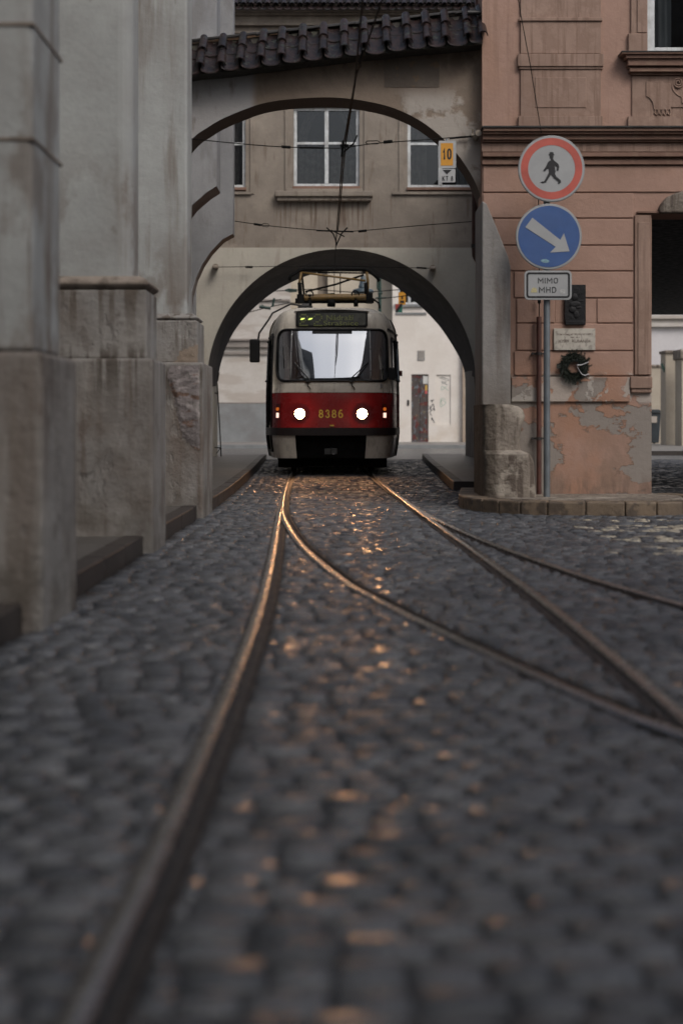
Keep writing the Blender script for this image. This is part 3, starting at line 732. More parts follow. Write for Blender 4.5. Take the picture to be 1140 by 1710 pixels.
def resample(pl, n_):
    a = np.array(pl); d = np.concatenate([[0], np.cumsum(np.linalg.norm(np.diff(a, axis=0), axis=1))]); t = np.linspace(0, d[-1], n_)
    return list(zip(np.interp(t, d, a[:, 0]), np.interp(t, d, a[:, 1])))
fr = resample([(-RA+.003, 0)]+[(x*.999, z-.003) for x, z in arcpts]+[(RA-.003, 0)], 81); rq = resample(rq, 81)
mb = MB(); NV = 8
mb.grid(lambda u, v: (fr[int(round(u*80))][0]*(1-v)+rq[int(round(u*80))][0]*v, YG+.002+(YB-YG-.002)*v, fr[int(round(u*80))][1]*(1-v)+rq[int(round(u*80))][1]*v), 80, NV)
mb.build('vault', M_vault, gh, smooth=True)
mb = MB(); mb.grid(lambda u, v: ((fr[int(round(u*80))][0]*(1.01 if v else 1))*(v)+rq[int(round(u*80))][0]*(1-v), YB+.003, fr[int(round(u*80))][1]*v+rq[int(round(u*80))][1]*(1-v)+.01*v), 80, 1); mb.build('rear_arch_face', M_cream, gh)
wins = []
for (a, b, t, bt) in ((490, 600, 178, 311), (680, 790, 178, 313), (300, 410, 178, 313)):
    x0, z0 = gp(a, bt); x1, z1 = gp(b, t); wins.append((x0, x1, z0, z1))
MB().holes(-6, 6, 4.93, 9.65, wins, YG+.01, YG+.35).build('upper_wall', M_brown, gh)
MB().box(-6, 6, YG+1.5, YB, 4.935, 11).build('back_wall', M_brown, gh)
def window(parent, x0, x1, z0, z1, Y, cols=2, rows=2, zr=.55, fw=.075, depth=.09, curtain=None, surround=None, room=M_room, mat=M_white_wood):
    f = MB(); zt = z0+(z1-z0)*zr
    f.box(x0+.002, x0+fw, Y, Y+depth, z0+.002, z1-.002); f.box(x1-fw, x1-.002, Y, Y+depth, z0+.002, z1-.002); f.box(x0+fw, x1-fw, Y+.002, Y+depth, z1-fw, z1-.002); f.box(x0+fw, x1-fw, Y+.002, Y+depth, z0+.002, z0+fw)
    xm = [x0+(x1-x0)*k/cols for k in range(1, cols)]
    for x in xm: f.box(x-fw*.6, x+fw*.6, Y-.008, Y+depth-.01, z0+fw, z1-fw)
    if rows > 1:
        e = [x0]+xm+[x1]
        for k in range(cols): f.box(e[k]+(fw if k == 0 else fw*.6), e[k+1]-(fw if k == cols-1 else fw*.6), Y+.006, Y+depth-.015, zt-fw*.4, zt+fw*.4)
    fo = f.build('window_frame', mat, parent, bevel=.006)
    pn = MB().box(x0+fw*.8, x1-fw*.8, Y+.045, Y+.051, z0+fw*.8, z1-fw*.8).build('pane', M_pane, None); sub(fo, pn)
    rm = MB().box(x0-.1, x1+.1, Y+.9, Y+.95, z0-.2, z1+.2).box(x0-.1, x1+.1, Y+.36, Y+.95, z0-.25, z0-.2).build('room_back', room, None); sub(fo, rm)
    if curtain:
        for it in curtain:
            ca, cb, mt = it[:3]; za, zb, sk = it[3:] if len(it) > 3 else (0, 1, 0)
            xa = x0+(x1-x0)*ca; xb = x0+(x1-x0)*cb
            cu = MB().grid(lambda u, v: (xa+(xb-xa)*u+sk*v*v*(x1-x0), Y+.12+.03*(sk != 0)+.022*math.sin(u*(xb-xa)*45+v*3*sk)+.016*math.sin(u*23+v), z0+(z1-z0)*(za+(zb-za)*v)), 60, 10).build('curtain', mt, None, smooth=True); sub(fo, cu)
    return fo
window(gh, *wins[0], YG+.10, curtain=[(.02, .49, M_curtain, 0, .5, 0), (.51, .98, M_curtain, 0, .48, 0), (.02, .18, M_curtain, .4, 1, .22), (.86, 1.02, M_curtain, .45, 1, -.2)])
window(gh, *wins[1], YG+.10, curtain=[(.0, .3, M_curtain), (.75, .98, M_curtain_w)])
window(gh, *wins[2], YG+.10, curtain=[(.1, .9, M_curtain)])
for wv in wins:    # plaster surrounds
    a, b, c_, d = wv; s_ = .10
    mb = MB(); mb.box(a-s_-.1, a-.1, YG-.02, YG+.05, c_-.15, d+.1); mb.box(b+.1, b+s_+.1, YG-.02, YG+.05, c_-.15, d+.1); mb.box(a-s_-.1, b+s_+.1, YG-.022, YG+.05, d+.102, d+.22)
    mb.build('window_surround', M_brown, gh, bevel=.01)
    MB().box(a-.02, b+.02, YG-.07, YG+.12, c_-.07, c_-.005).build('window_sill', M_cornice, gh, bevel=.008)
x0, z1 = gp(460, 318); x1, z0 = gp(622, 334)
MB().box(PX(478, YG), PX(605, YG), YG-.10, YG+.03, PZ(322, YG), PZ(316, YG)).box(x0, x1, YG-.22, YG+.02, z0+.05, z1-.04).box(x0+.04, x1-.04, YG-.16, YG+.02, z0-.04, z0+.048).build('window_ledge', M_brown, gh, bevel=.02)
x0, z0 = gp(655, 322); MB().box(x0, x0+3, YG-.05, YG+.02, z0-.04, z0+.02).box(PX(330, YG), PX(420, YG), YG-.05, YG+.02, z0-.04, z0+.02).each('sill_course', M_brown, gh)
# cornice and roof
cn = MB()
for k, (py0, py1, d) in enumerate(((66, 58, .04), (58, 54, .12), (54, 46, .07), (46, 42, .2), (42, 30, .16), (30, 26, .28), (26, 13, .34))):
    cn.box(-6, 6, YG-d, YG+.4, PZ(py0, YG)+.001, PZ(py1, YG))
cn.build('cornice', M_brown, gh, bevel=.01)
cols2 = [(PX(x, YG-.45), PZ(11, YG-.45), YG-.45) for x in np.arange(380, 812, 13.4)]
tile_field(cols2, 0, 2.0, 1.6, 5, .075, .06, seed=9).build('roof_tiles', M_tile, gh, smooth=True, split=60)
MB().prism([(0, 0), (1, 0), (1, 1)], 0, .001).v
mb = MB(); mb.add([(-6, YG-.40, PZ(13, YG)+.01), (6, YG-.40, PZ(13, YG)+.01), (6, YG+2.5, PZ(13, YG)+2.3), (-6, YG+2.5, PZ(13, YG)+2.3), (-6, YG+2.5, PZ(13, YG)), (6, YG+2.5, PZ(13, YG))], [(0, 1, 2, 3), (0, 4, 5, 1)]); mb.build('roof_deck', M_dark, gh)

# ------------------------------------------------------------------ salmon corner building on the right
YP = 15.8
pk = thing('corner_building', 'salmon pink corner building with banded plaster and a black cart passage on the right', 'building', (3, 16, 0))
def pp(px, py): return (PX(px, YP), PZ(py, YP))
XL = 1.56; xo = PX(1087, YP); zo = PZ(357, YP)
wx0, wz0 = pp(1080, 91)
MB().holes(XL, 10, .0, 7.6, [(xo, 8.6, -.1, zo), (wx0, wx0+1.15, wz0, wz0+1.9)], YP, YP+.45).build('facade', M_pink, pk)
MB().slab([(XL+.003, YP+.45), (3.3, 32.4), (3.9, 32.4), (2.3, YP+.45)], 0, 7.6).build('side_wall', M_butt, pk)
MB().slab([(2.2, YP+.452), (10, YP+.452), (10, 30.4), (3.4, 30.4)], zo, 7.6).build('passage_ceiling', M_dark, pk)  # the passage's lack of light is painted in by the near-black material
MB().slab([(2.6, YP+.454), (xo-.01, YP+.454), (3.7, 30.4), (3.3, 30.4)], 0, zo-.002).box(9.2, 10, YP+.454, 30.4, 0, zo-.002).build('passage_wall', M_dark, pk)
window(pk, wx0, wx0+1.15, wz0, wz0+1.9, YP+.02, fw=.085, zr=.62, curtain=[(.03, .25, M_curtain_w)])
# rustication: raised bands with dark joints between
def band(px0, px1, py0, py1, d=.018, mb=None):
    mb.box(PX(px0, YP), PX(px1, YP), YP-d, YP+.01, PZ(py1, YP)+.008, PZ(py0, YP)-.008)
js = [276, 322, 365, 410, 453, 498, 540, 586, 628]
mb = MB()
for i in range(len(js)-1):
    x0_ = 806 if i < 2 else (812, 0, 853, 853, 858, 862, 862, 858)[i] if i != 3 else 840
    if i == 2: x0_ = 825
    x1_ = 1140+400 if i < 1 else (1056 if i > 1 else 1060)
    if i == 1: x1_ = 1056
    if i in (5,):
        band(862, 925, js[i], js[i+1], mb=mb); band(996, 1055, js[i], js[i+1], mb=mb); band(926, 995, js[i], js[i+1], d=.004, mb=mb); continue
    band(x0_, x1_, js[i], js[i+1], mb=mb)
mb.build('rusticated_bands', M_pink, pk, bevel=.008)
mb = MB(); band(853, 1050, 629, 672, .035, mb); mb.build('plinth_band', M_pink, pk, bevel=.006)
# door jamb pilaster beside the passage
MB().box(PX(1058, YP), xo-.012, YP-.035, YP+.1, PZ(626, YP), PZ(360, YP)).box(PX(1063, YP), xo-.03, YP-.045, YP, PZ(626, YP), PZ(372, YP)).build('passage_jamb', M_pink_trim, pk, bevel=.006)
MB().box(PX(1050, YP), xo-.002, YP-.06, YP+.1, PZ(649, YP), PZ(629, YP)).box(PX(1052, YP), xo-.004, YP-.045, YP+.1, PZ(656, YP), PZ(649.5, YP)).build('jamb_base', M_pink_trim, pk, bevel=.01)
MB().box(PX(1062, YP), 8.7, YP-.05, YP+.05, zo+.004, zo+.022).build('lintel_line', M_cornice, pk)
ks = [(1097, 357), (1097, 350), (1102, 340), (1110, 331), (1122, 325), (1140, 320), (1165, 316), (1200, 330), (1205, 357)]
MB().prism([(PX(x, YP), PZ(y_, YP)) for x, y_ in ks], YP-.10, YP+.05).build('keystone_relief', M_guard, pk, bevel=.02)
# string cornice
mb = MB()
for py0, py1, d in ((225, 219.5, .20), (229, 225, .17), (237, 229, .13), (240, 237, .10), (256, 240, .06), (264, 257, .15-.06), (268, 264, .03), (276, 268, .05)):
    mb.box(XL-.005, 10, YP-d, YP+.02, PZ(py0, YP)+.001, PZ(py1, YP))
mb.build('string_cornice', [M_cornice], pk, bevel=.005)
MB().box(XL-.01, 10, YP-.062, YP+.02, PZ(254.5, YP), PZ(241.5, YP)).build('frieze', M_pink_trim, pk)
MB().box(XL-.02, 10, YP-.22, YP+.02, PZ(219.4, YP), PZ(216.8, YP)).build('cornice_flashing', M_tin, pk)
# flat pilaster pedestal with mouldings
mb = MB()
for a, b, t, bt, d in ((868, 1002, -60, 31, .03), (865, 1004, 31, 37, .055), (868, 1002, 37, 91, .035), (863, 1006, 92, 113, .06), (865, 1005, 113, 117, .045), (868, 1002, 117, 195, .03), (864, 1004, 195, 217, .05)):
    mb.box(PX(a, YP), PX(b, YP), YP-d, YP+.01, PZ(bt, YP)+.001, PZ(t, YP))
mb.box(PX(892, YP), PX(977, YP), YP-.038, YP, PZ(181, YP), PZ(130, YP)); 
mb.build('pilaster', M_pink_trim, pk, bevel=.006)
# window surround, sill and scroll panel
mb = MB(); mb.box(PX(1052, YP), wx0-.01, YP-.03, YP+.01, PZ(58, YP), 7); mb.box(PX(1062, YP), wx0-.012, YP-.045, YP+.01, PZ(56, YP), 6.99); mb.box(PX(1047, YP), wx0-.008, YP-.05, YP+.01, PZ(91, YP), PZ(57.5, YP))
mb.build('window_surround', M_pink_trim, pk, bevel=.006)
mb = MB()
for a, py0, py1, d in ((1032, 97, 94, .19), (1040, 103, 97.2, .16), (1044, 114, 103.2, .13), (1046, 117, 114.2, .08), (1048, 123, 117.2, .10), (1052, 127, 123.2, .05)):
    mb.box(PX(a, YP), 5.6, YP-d, YP+.01, PZ(py0, YP), PZ(py1, YP))
mb.build('window_sill', M_cornice, pk, bevel=.004)
MB().box(PX(1031, YP), 5.6, YP-.2, YP+.09, PZ(94, YP)+.001, PZ(92.5, YP)).build('sill_flashing', M_tin, pk)
mb = MB(); mb.box(PX(1054, YP), 5.5, YP-.022, YP+.01, PZ(195, YP), PZ(128, YP)); mb.box(PX(1047, YP), 5.6, YP-.04, YP+.01, PZ(217, YP), PZ(195.5, YP))
pan = [(1077, 137), (1104, 137), (1107, 141), (1124, 141), (1124, 148), (1128, 157), (1136, 163), (1138, 172), (1190, 172), (1190, 180), (1118, 180), (1118, 184), (1090, 184), (1088, 172), (1084, 166), (1077, 161)]
mb.prism([(PX(x, YP), PZ(y_, YP)) for x, y_ in pan], YP-.034, YP-.02)
sp = [(1130+ (9-.55*t)*math.cos(t), 139+(9-.55*t)*math.sin(t)) for t in np.linspace(0, 13, 60)]
mb.tube([(PX(x, YP), YP-.036, PZ(y_, YP)) for x, y_ in sp], .010, 6)
mb.tube([(PX(x, YP), YP-.034, PZ(y_, YP)) for x, y_ in catmull([(1121, 139), (1121, 150), (1128, 159), (1136, 164), (1137, 173), (1150, 175)], 3)], .010, 6)
for q in range(4): mb.tube([(PX(1092+q*7+a, YP), YP-.03, PZ(b, YP)) for a, b in ((0, 184), (-1, 190), (3, 194), (5, 188), (4, 184))], .008, 6)
mb.build('scroll_panel', M_pink_trim, pk, bevel=.004)

# ------------------------------------------------------------------ things fixed on the salmon facade
bz = thing('bronze_relief', 'dark bronze relief plaque of a figure above the marble tablet', 'plaque', (PX(958, YP), YP, PZ(543, YP)))
bb = MB().box(PX(941, YP), PX(976, YP), YP-.055, YP-.019, PZ(537, YP), PZ(476, YP)).box(PX(942, YP), PX(975.5, YP), YP-.065, YP-.02, PZ(543, YP), PZ(536.5, YP)).build('backplate', M_bronze, bz, bevel=.004)
def blob(mb, c, r, sq=(1, 1, 1), seg=10):
    mb.grid(lambda u, v: (c[0]+r*sq[0]*math.cos(2*math.pi*u)*math.sin(math.pi*v), c[1]+r*sq[1]*math.sin(2*math.pi*u)*math.sin(math.pi*v), c[2]-r*sq[2]*math.cos(math.pi*v)), seg*2, seg, flip=True)
mb = MB(); yb_ = YP-.055
for (a, b, r_, sq) in ((957, 497, .055, (.8, .5, 1)), (958, 509, .05, (1.6, .45, .9)), (954, 518, .05, (1.1, .5, 1)), (964, 514, .035, (1.3, .5, .6)), (960, 526, .05, (.8, .45, 1.1)), (965, 490, .02, (.5, .5, 2.8)), (951, 489, .025, (.5, .4, 2)), (968, 503, .02, (1.8, .5, .6))):
    blob(mb, (PX(a, YP), yb_, PZ(b, YP)), r_*.8, (sq[0], sq[1]*.45, sq[2]))
mb.build('figure_relief', M_bronze, bz, smooth=True)
mt = thing('marble_tablet', 'veined marble memorial tablet with engraved name below the bronze relief', 'plaque', (PX(958, YP), YP, PZ(585, YP)))
MB().box(PX(923, YP), PX(992, YP), YP-.045, YP-.019, PZ(585, YP), PZ(549, YP)).build('slab', M_marble, mt, bevel=.004)
text('JOSEF  RUSÁNEK', PX(930, YP), PX(985, YP), PZ(573.5, YP), PZ(566.5, YP), YP-.047, M_engrave, mt)
mb = MB(); rr = random.Random(3)
for (xa, xb, yy, hh) in ((928, 952, 559, 3.0), (954, 988, 558.5, 3.4), (951, 966, 563.6, 2.2)):   # engraving too worn to read
    x = xa
    while x < xb:
        k = rr.choice((0, 1, 2)); x_ = PX(x, YP); zt = PZ(yy-hh/2, YP); zb_ = PZ(yy+hh/2, YP)
        mb.box(x_, x_+.003, YP-.0465, YP-.045, zb_, zt)
        if k: mb.box(x_+.0031, x_+.008, YP-.0465, YP-.045, (zt+zb_)/2-.0015, (zt+zb_)/2+.0015)
        if k == 2: mb.box(x_+.0081, x_+.011, YP-.0465, YP-.045, zb_, zt)
        x += rr.uniform(1.7, 2.6)
mb.build('worn_engraving', M_engrave, mt)
wr = thing('wreath', 'dark green fir wreath with thin white ribbons hung under the marble tablet', 'wreath', (PX(956, YP), YP, PZ(613, YP)))
mb = MB(); rr = random.Random(5); cxw, czw = PX(956, YP), PZ(613.5, YP)
for i in range(1500):
    a = rr.uniform(0, 2*math.pi); ph = rr.uniform(0, 2*math.pi); R0 = .115; r_ = .03
    p = Vector((cxw+(R0+r_*math.cos(ph))*math.cos(a), YP-.07-r_*math.sin(ph)*.8, czw+(R0+r_*math.cos(ph))*math.sin(a)))
    out = Vector((math.cos(a)*math.cos(ph), -max(math.sin(ph), -.2), math.sin(a)*math.cos(ph)))
    tang = Vector((-math.sin(a), 0, math.cos(a)))*rr.choice((-1, 1, 1)); d = (out*.7+tang*rr.uniform(.3, 1)+Vector((rr.uniform(-.3, .3), rr.uniform(-.3, .1), rr.uniform(-.3, .3)))).normalized()
    L_ = rr.uniform(.03, .055); s_ = d.cross(Vector((0, 1, .3))).normalized()*.0035
    mb.add([p-s_, p+s_, p+d*L_], [(0, 1, 2)])
for i in range(26):
    a = rr.uniform(0, 2*math.pi); d = Vector((math.cos(a+.4), -.3, math.sin(a+.4))); p = Vector((cxw+.14*math.cos(a), YP-.08, czw+.14*math.sin(a)))
    for q in range(14):
        e = p+d*(q*.004); 
        for s_ in (-1, 1):
            t_ = Vector((-d.z*s_, -.4, d.x*s_)).normalized(); mb.add([e, e+d*.004, e+(d+t_)*.016], [(0, 1, 2)])
mb.build('fir_needles', paint('fir_green', (.009, .015, .010), .7), wr)
mb = MB(); ring = [(cxw+.115*math.cos(a), YP-.06, czw+.115*math.sin(a)) for a in np.linspace(0, 2*math.pi, 33)]
mb.tube(ring, .028, 8, cap=False); mb.build('straw_ring', paint('dark_straw', (.015, .02, .012), .9), wr, smooth=True)
mb = MB()
for pts in ([(960, 599), (959, 606), (960, 612), (964, 620), (969, 626), (974, 627), (979, 625)], [(960, 610), (966, 610), (972, 608), (979, 605)]):
    pl = catmull(pts, 1.5); vs_ = []
    for x, y_ in pl: vs_ += [(PX(x, YP), YP-.125, PZ(y_, YP)-.005), (PX(x, YP), YP-.121, PZ(y_, YP)+.005)]
    mb.add(vs_, [(2*i, 2*i+2, 2*i+3, 2*i+1) for i in range(len(pl)-1)])
mb.build('ribbon', paint('white_ribbon', (.38, .38, .40), .5), wr)
# oxide red conductor pipe
rp = thing('conductor_pipe', 'thin oxide red pipe clamped to the pink wall behind the sign pole', 'pipe', (PX(897, YP), YP, .13))
MB().tube([(PX(897.5, YP), YP-.08, .12), (PX(897.5, YP), YP-.08, PZ(530, YP))], .028, 12).build('pipe', M_pipe, rp, smooth=True, split=60)
MB().tube([(PX(898, YP), YP-.08, PZ(530, YP)), (PX(898, YP), YP-.08, PZ(452, YP)), (PX(897, YP), YP-.07, PZ(335, YP)), (PX(897, YP), YP-.08, PZ(280, YP))], .006, 6).lathe([(.012, 0), (.018, .01), (.018, .04), (.012, .05)], (PX(898, YP), YP-.08, PZ(508, YP)), 10).build('wire', M_wire, rp)
for py in (591, 732):
    MB().box(PX(886, YP), PX(908, YP), YP-.05, YP-.035, PZ(py, YP)-.008, PZ(py, YP)+.008).tube([(PX(897.5, YP), YP-.08, PZ(py, YP)-.015), (PX(897.5, YP), YP-.08, PZ(py, YP)+.015)], .037, 12).tube([(PX(887, YP), YP-.09, PZ(py, YP)), (PX(887, YP), YP+.0, PZ(py, YP))], .012, 8).build('clamp', M_tin, rp)
# rainwater downpipe beside the arch
dp = thing('downpipe', 'brown rainwater downpipe beneath the right foot of the tiled arch, curving at its lower end', 'pipe', (PX(797, 17.4), 17.4, 3))
YD = 17.4
MB().tube([(PX(x, YD), YD, PZ(y_, YD)) for x, y_ in catmull([(792, 180), (792, 260), (793, 330), (793, 415), (795, 430), (802, 440), (812, 447)], 8)], .043, 14).build('pipe', M_pipe, dp, smooth=True)
MB().tube([(PX(793, YD), YD, PZ(408, YD)), (PX(793, YD), YD, PZ(414, YD))], .052, 14).tube([(PX(792.5, YD), YD, PZ(300, YD)), (PX(792.5, YD), YD, PZ(304, YD))], .052, 14).each('bracket', M_tin, dp)
gt = thing('gutter_pipe', 'short dark gutter and brown pipe at the eave above the tiled arch', 'gutter', (1.5, 16.2, 5.4))
MB().tube([(PX(780, 15.9), 15.9, PZ(21, 15.9)), (PX(808, 15.9), 15.9, PZ(21, 15.9))], .025, 10).build('gutter', M_tin, gt, smooth=True, split=50)
MB().box(PX(794, 16.6), PX(812, 16.6), 16.6, 16.7, PZ(22, 16.6), PZ(-160, 16.6)).build('pipe', M_pipe, gt)

# ------------------------------------------------------------------ traffic sign post
YS = 15.08
M_sgrey = paint('sign_back_grey', (.30, .31, .32), .5, .2); M_swhite = paint('retroreflective_white', (.34, .35, .36), .5, var=.05)
M_sred = paint('faded_sign_red', (.48, .10, .075), .5, var=.14, vs_=3); M_sblue = paint('sign_blue', (.045, .10, .27), .45, var=.06)
M_sblack = paint('sign_black', (.012, .012, .015), .5)
sp_ = thing('sign_post', 'grey post with a no-pedestrians disc, a blue arrow disc and a MIMO MHD plate', 'traffic sign', (PX(912.5, 15.1), 15.13, .13))
MB().tube([(PX(913, 15.13), 15.16, .10), (PX(913, 15.13), 15.16, PZ(240, YS))], .035, 16).build('pole', M_galv, sp_, smooth=True, split=60)
def sp(x, y_): return (PX(850+x/5.514, YS), PZ(210+y_/5.514, YS))
s_ = YS/F
c1_ = sp(387, 395)
d1 = MB().disc(c1_, 55.6*s_, YS, YS+.025, 64).build('round_sign', M_sgrey, sp_, bevel=.004); d1['label'] = 'white disc with a faded red ring and a black walking man in a hat'
sub(d1, MB().disc(c1_, 54.0*s_, YS-.003, YS-.0005, 64).build('face', M_swhite, None))
mb = MB(); N_ = 64; ro, ri = 51.3*s_, 39.2*s_
vs_ = [(c1_[0]+r_*math.cos(2*math.pi*k/N_), YS-.005, c1_[1]+r_*math.sin(2*math.pi*k/N_)) for k in range(N_) for r_ in (ro, ri)]
mb.add(vs_, [(2*k, 2*((k+1) % N_), 2*((k+1) % N_)+1, 2*k+1) for k in range(N_)]); r_o = mb.build('red_ring', M_sred, None); sub(d1, r_o)
man = [(368,246),(385,243),(403,246),(405,262),(413,265),(411,271),(400,272),(403,290),(398,302),(410,322),(432,338),(450,356),(457,378),(450,412),(438,415),(433,405),(437,382),(413,364),(418,400),(424,425),(417,440),(427,465),(470,503),(474,520),(455,536),(445,531),(452,518),(405,480),(383,447),(362,480),(335,522),(302,530),(287,518),(318,512),(345,465),(363,430),(362,395),(345,400),(325,420),(309,413),(330,385),(350,343),(362,328),(380,318),(379,302),(371,290),(372,272),(360,269),(361,262),(369,262)]
sub(d1, MB().prism([sp(*q) for q in man], YS-.009, YS-.0055).build('walking_man', M_sblack, None))
c2_ = sp(363, 1020)
d2 = MB().disc(c2_, 55.2*s_, YS+.004, YS+.029, 64).build('round_sign', M_sgrey, sp_, bevel=.004); d2['label'] = 'blue disc with a white arrow pointing down to the right'
sub(d2, MB().disc(c2_, 53.8*s_, YS+.001, YS+.0035, 64).build('white_edge', M_swhite, None))
sub(d2, MB().disc(c2_, 51.3*s_, YS-.003, YS+.0005, 64).build('face', M_sblue, None))
arr = [(210, 847), (467, 1052), (500, 990), (552, 1157), (372, 1168), (425, 1115), (145, 935)]
sub(d2, MB().prism([sp(*q) for q in arr], YS-.007, YS-.0035).build('arrow', M_swhite, None))
st = [(285, 1243), (300, 1230), (335, 1228), (362, 1240), (368, 1252), (345, 1262), (310, 1262)]
sub(d2, MB().prism([sp(*q) for q in st], YS-.006, YS-.0035).build('sticker', paint('pale_blue_sticker', (.25, .42, .5), .5, var=.25, vs_=60), None))
x0_, z1_ = sp(138, 1333); x1_, z0_ = sp(573, 1603)
d3 = MB().prism(rrect(x0_, x1_, z0_, z1_, .045), YS+.002, YS+.022).build('plate', M_swhite, sp_, bevel=.003); d3['label'] = 'white plate with black border reading MIMO MHD'
xa, zb_ = sp(156, 1350); xb, za_ = sp(556, 1585); q = .0125*2
outer = rrect(xa, xb, za_, zb_, .03); inner = rrect(xa+q/1.3, xb-q/1.3, za_+q/1.3, zb_-q/1.3, .016); m_ = len(outer)
mb = MB(); mb.add([(x, YS-.001, z) for x, z in outer]+[(x, YS-.001, z) for x, z in inner], [(i, (i+1) % m_, (i+1) % m_+m_, i+m_) for i in range(m_)]); sub(d3, mb.build('border', M_sblack, None))
a, b = sp(262, 1452), sp(445, 1400); t_ = strokes('MIMO', a[0], b[0], a[1], b[1], YS-.001, M_sblack, None, .0085); sub(d3, t_)
a, b = sp(272, 1538), sp(430, 1484); t_ = strokes('MHD', a[0], b[0], a[1], b[1], YS-.001, M_sblack, None, .0085); sub(d3, t_)
sub(d3, MB().prism([sp(*q) for q in ((195, 1535), (205, 1500), (225, 1488), (250, 1500), (255, 1535))], YS-.001, YS+.0015).build('sticker', paint('cream_sticker', (.5, .45, .25), .6, var=.2, vs_=60), None))
sub(d3, MB().prism([sp(*q) for q in ((462, 1520), (475, 1508), (512, 1510), (510, 1545), (478, 1548))], YS-.001, YS+.0015).build('sticker', paint('white_sticker', (.5, .5, .5), .6, var=.2, vs_=60), None))
mb = MB()
for py in (270, 330, 365, 440, 465, 490): mb.box(PX(905, YS), PX(921, YS), YS+.026, YS+.13, PZ(py, YS)-.012, PZ(py, YS)+.012)
mb.each('clamp', M_galv, sp_)

# ------------------------------------------------------------------ wires
def wire(name, pts, r, label, ins=(), Y=None, group='overhead wires of the tram line', cat='wire'):
    t = thing(name, label, cat, tuple(pts[0]))
    MB().tube(pts, r, 6).build('cable', M_wire, t)
    return t
Y1 = 15.95
sw = wire('span_wire', [P(x, y_, Y1) for x, y_ in catmull([(262, 222), (322, 232), (450, 244), (540, 247), (572, 247), (620, 240), (700, 234), (775, 228), (800, 226)], 20)], .006, 'span wire stretched under the tiled arch carrying the yellow 10 plate')
mb = MB()
mb.tube([P(470, 245, Y1), P(485, 246, Y1)], .016, 8).tube([P(500, 246.5, Y1), P(540, 247, Y1)], .011, 8).tube([P(640, 237.5, Y1), P(655, 236, Y1)], .018, 8).tube([P(750, 231, Y1), P(790, 227.5, Y1)], .011, 8)
mb.tube([P(610, 238, Y1), P(613, 235.5, Y1), P(630, 235, Y1), P(634, 237.5, Y1), P(631, 240, Y1), P(613, 240.5, Y1), P(610, 238, Y1)], .006, 6)
mb.each('tensioner', M_wire, sw)
MB().tube([(PX(797, 15.8), 15.7, PZ(225, 15.8)), (PX(797, 15.8), 15.98, PZ(225, 15.8))], .035, 14).tube([P(786, 226, Y1), P(800, 226, Y1)], .02, 10).tube([P(789, 226, Y1), P(789, 216, Y1)], .012, 8).build('wall_insulator', M_insul, sw, smooth=True, split=50)
Y2 = 23.6
s2 = wire('span_wire', [P(x, y_, Y2) for x, y_ in catmull([(322, 362), (390, 369), (440, 376), (500, 382), (545, 385), (590, 386), (640, 382), (720, 375), (800, 369)], 20)], .007, 'span wire with a loop tensioner crossing in front of the gatehouse wall')
mb = MB(); mb.tube([P(424, 374, Y2), P(436, 376, Y2)], .02, 8).tube([P(598, 386.5, Y2), P(612, 385, Y2)], .02, 8).tube([P(436, 375.5, Y2), P(440, 373, Y2), P(448, 374, Y2), P(450, 377, Y2), P(446, 379, Y2), P(438, 377.5, Y2), P(436, 375.5, Y2)], .006, 6).tube([P(528, 385, Y2), P(590, 387, Y2)], .012, 8)
mb.tube([P(545, 380, Y2), P(556, 390, Y2), P(560, 400, Y2), P(562, 410, Y2)], .012, 6).tube([P(580, 380, Y2), P(570, 390, Y2), P(562, 408, Y2)], .012, 6).tube([P(552, 384, Y2), P(575, 395, Y2)], .01, 6)
mb.each('tensioner', M_wire, s2)
Y3 = 32.3
s3 = wire('span_wire', [P(x, y_, Y3) for x, y_ in ((356, 446), (555, 444), (722, 448))], .008, 'lowest span wire fixed to the wall over the tunnel mouth')
MB().tube([P(410, 446, Y3), P(422, 446, Y3)], .025, 8).tube([P(695, 447, Y3), P(712, 448, Y3)], .02, 8).each('tensioner', M_wire, s3)
for x, y_ in ((360, 446), (722, 448)):
    MB().tube([P(x, y_, 32.2), P(x, y_, 32.52)], .075, 14).tube([P(x-4, y_, 32.2), P(x+4, y_, 32.2)], .05, 10).build('wall_insulator', M_insul, s3, smooth=True, split=50)
cw = wire('contact_wire', [(.30, 6, 4.12), (.16, 10.7, 4.1), (.125, 13.2, 4.08), (.02, 16, 4.02), (-.08, 23.6, 4.08), (-.15, 29.7, 4.13), (-.2, 40, 4.2), (-.2, 60, 4.4)], .008, 'black contact wire above the track that the pantograph touches', cat='wire')
wire('contact_wire', [(.9, 5, 4.25), (.315, 10.7, 4.12), (.135, 13.0, 4.09), (.045, 16, 4.04), (-.06, 23.6, 4.1)], .008, 'second black contact wire joining from the upper right at the junction clamp')
mb = MB(); mb.tube([P(571, 262, 16), P(573, 235, 16)], .016, 8).tube([P(600, 112, 13.2), P(606, 82, 13)], .012, 8).tube([P(575, 253, 16.2), P(590, 240, 16), P(596, 226, 15.9)], .009, 6)
mb.tube([P(568, 243, 16), P(582, 243, 16)], .016, 8); mb.each('junction_clamp', M_wire, cw)
wire('guy_wire', [P(862, -20, 15.6), P(868, 20, 15.6), P(885, 110, 15.6), P(903, 222, 15.6)], .005, 'thin guy wire slanting down the pink facade to its cornice')

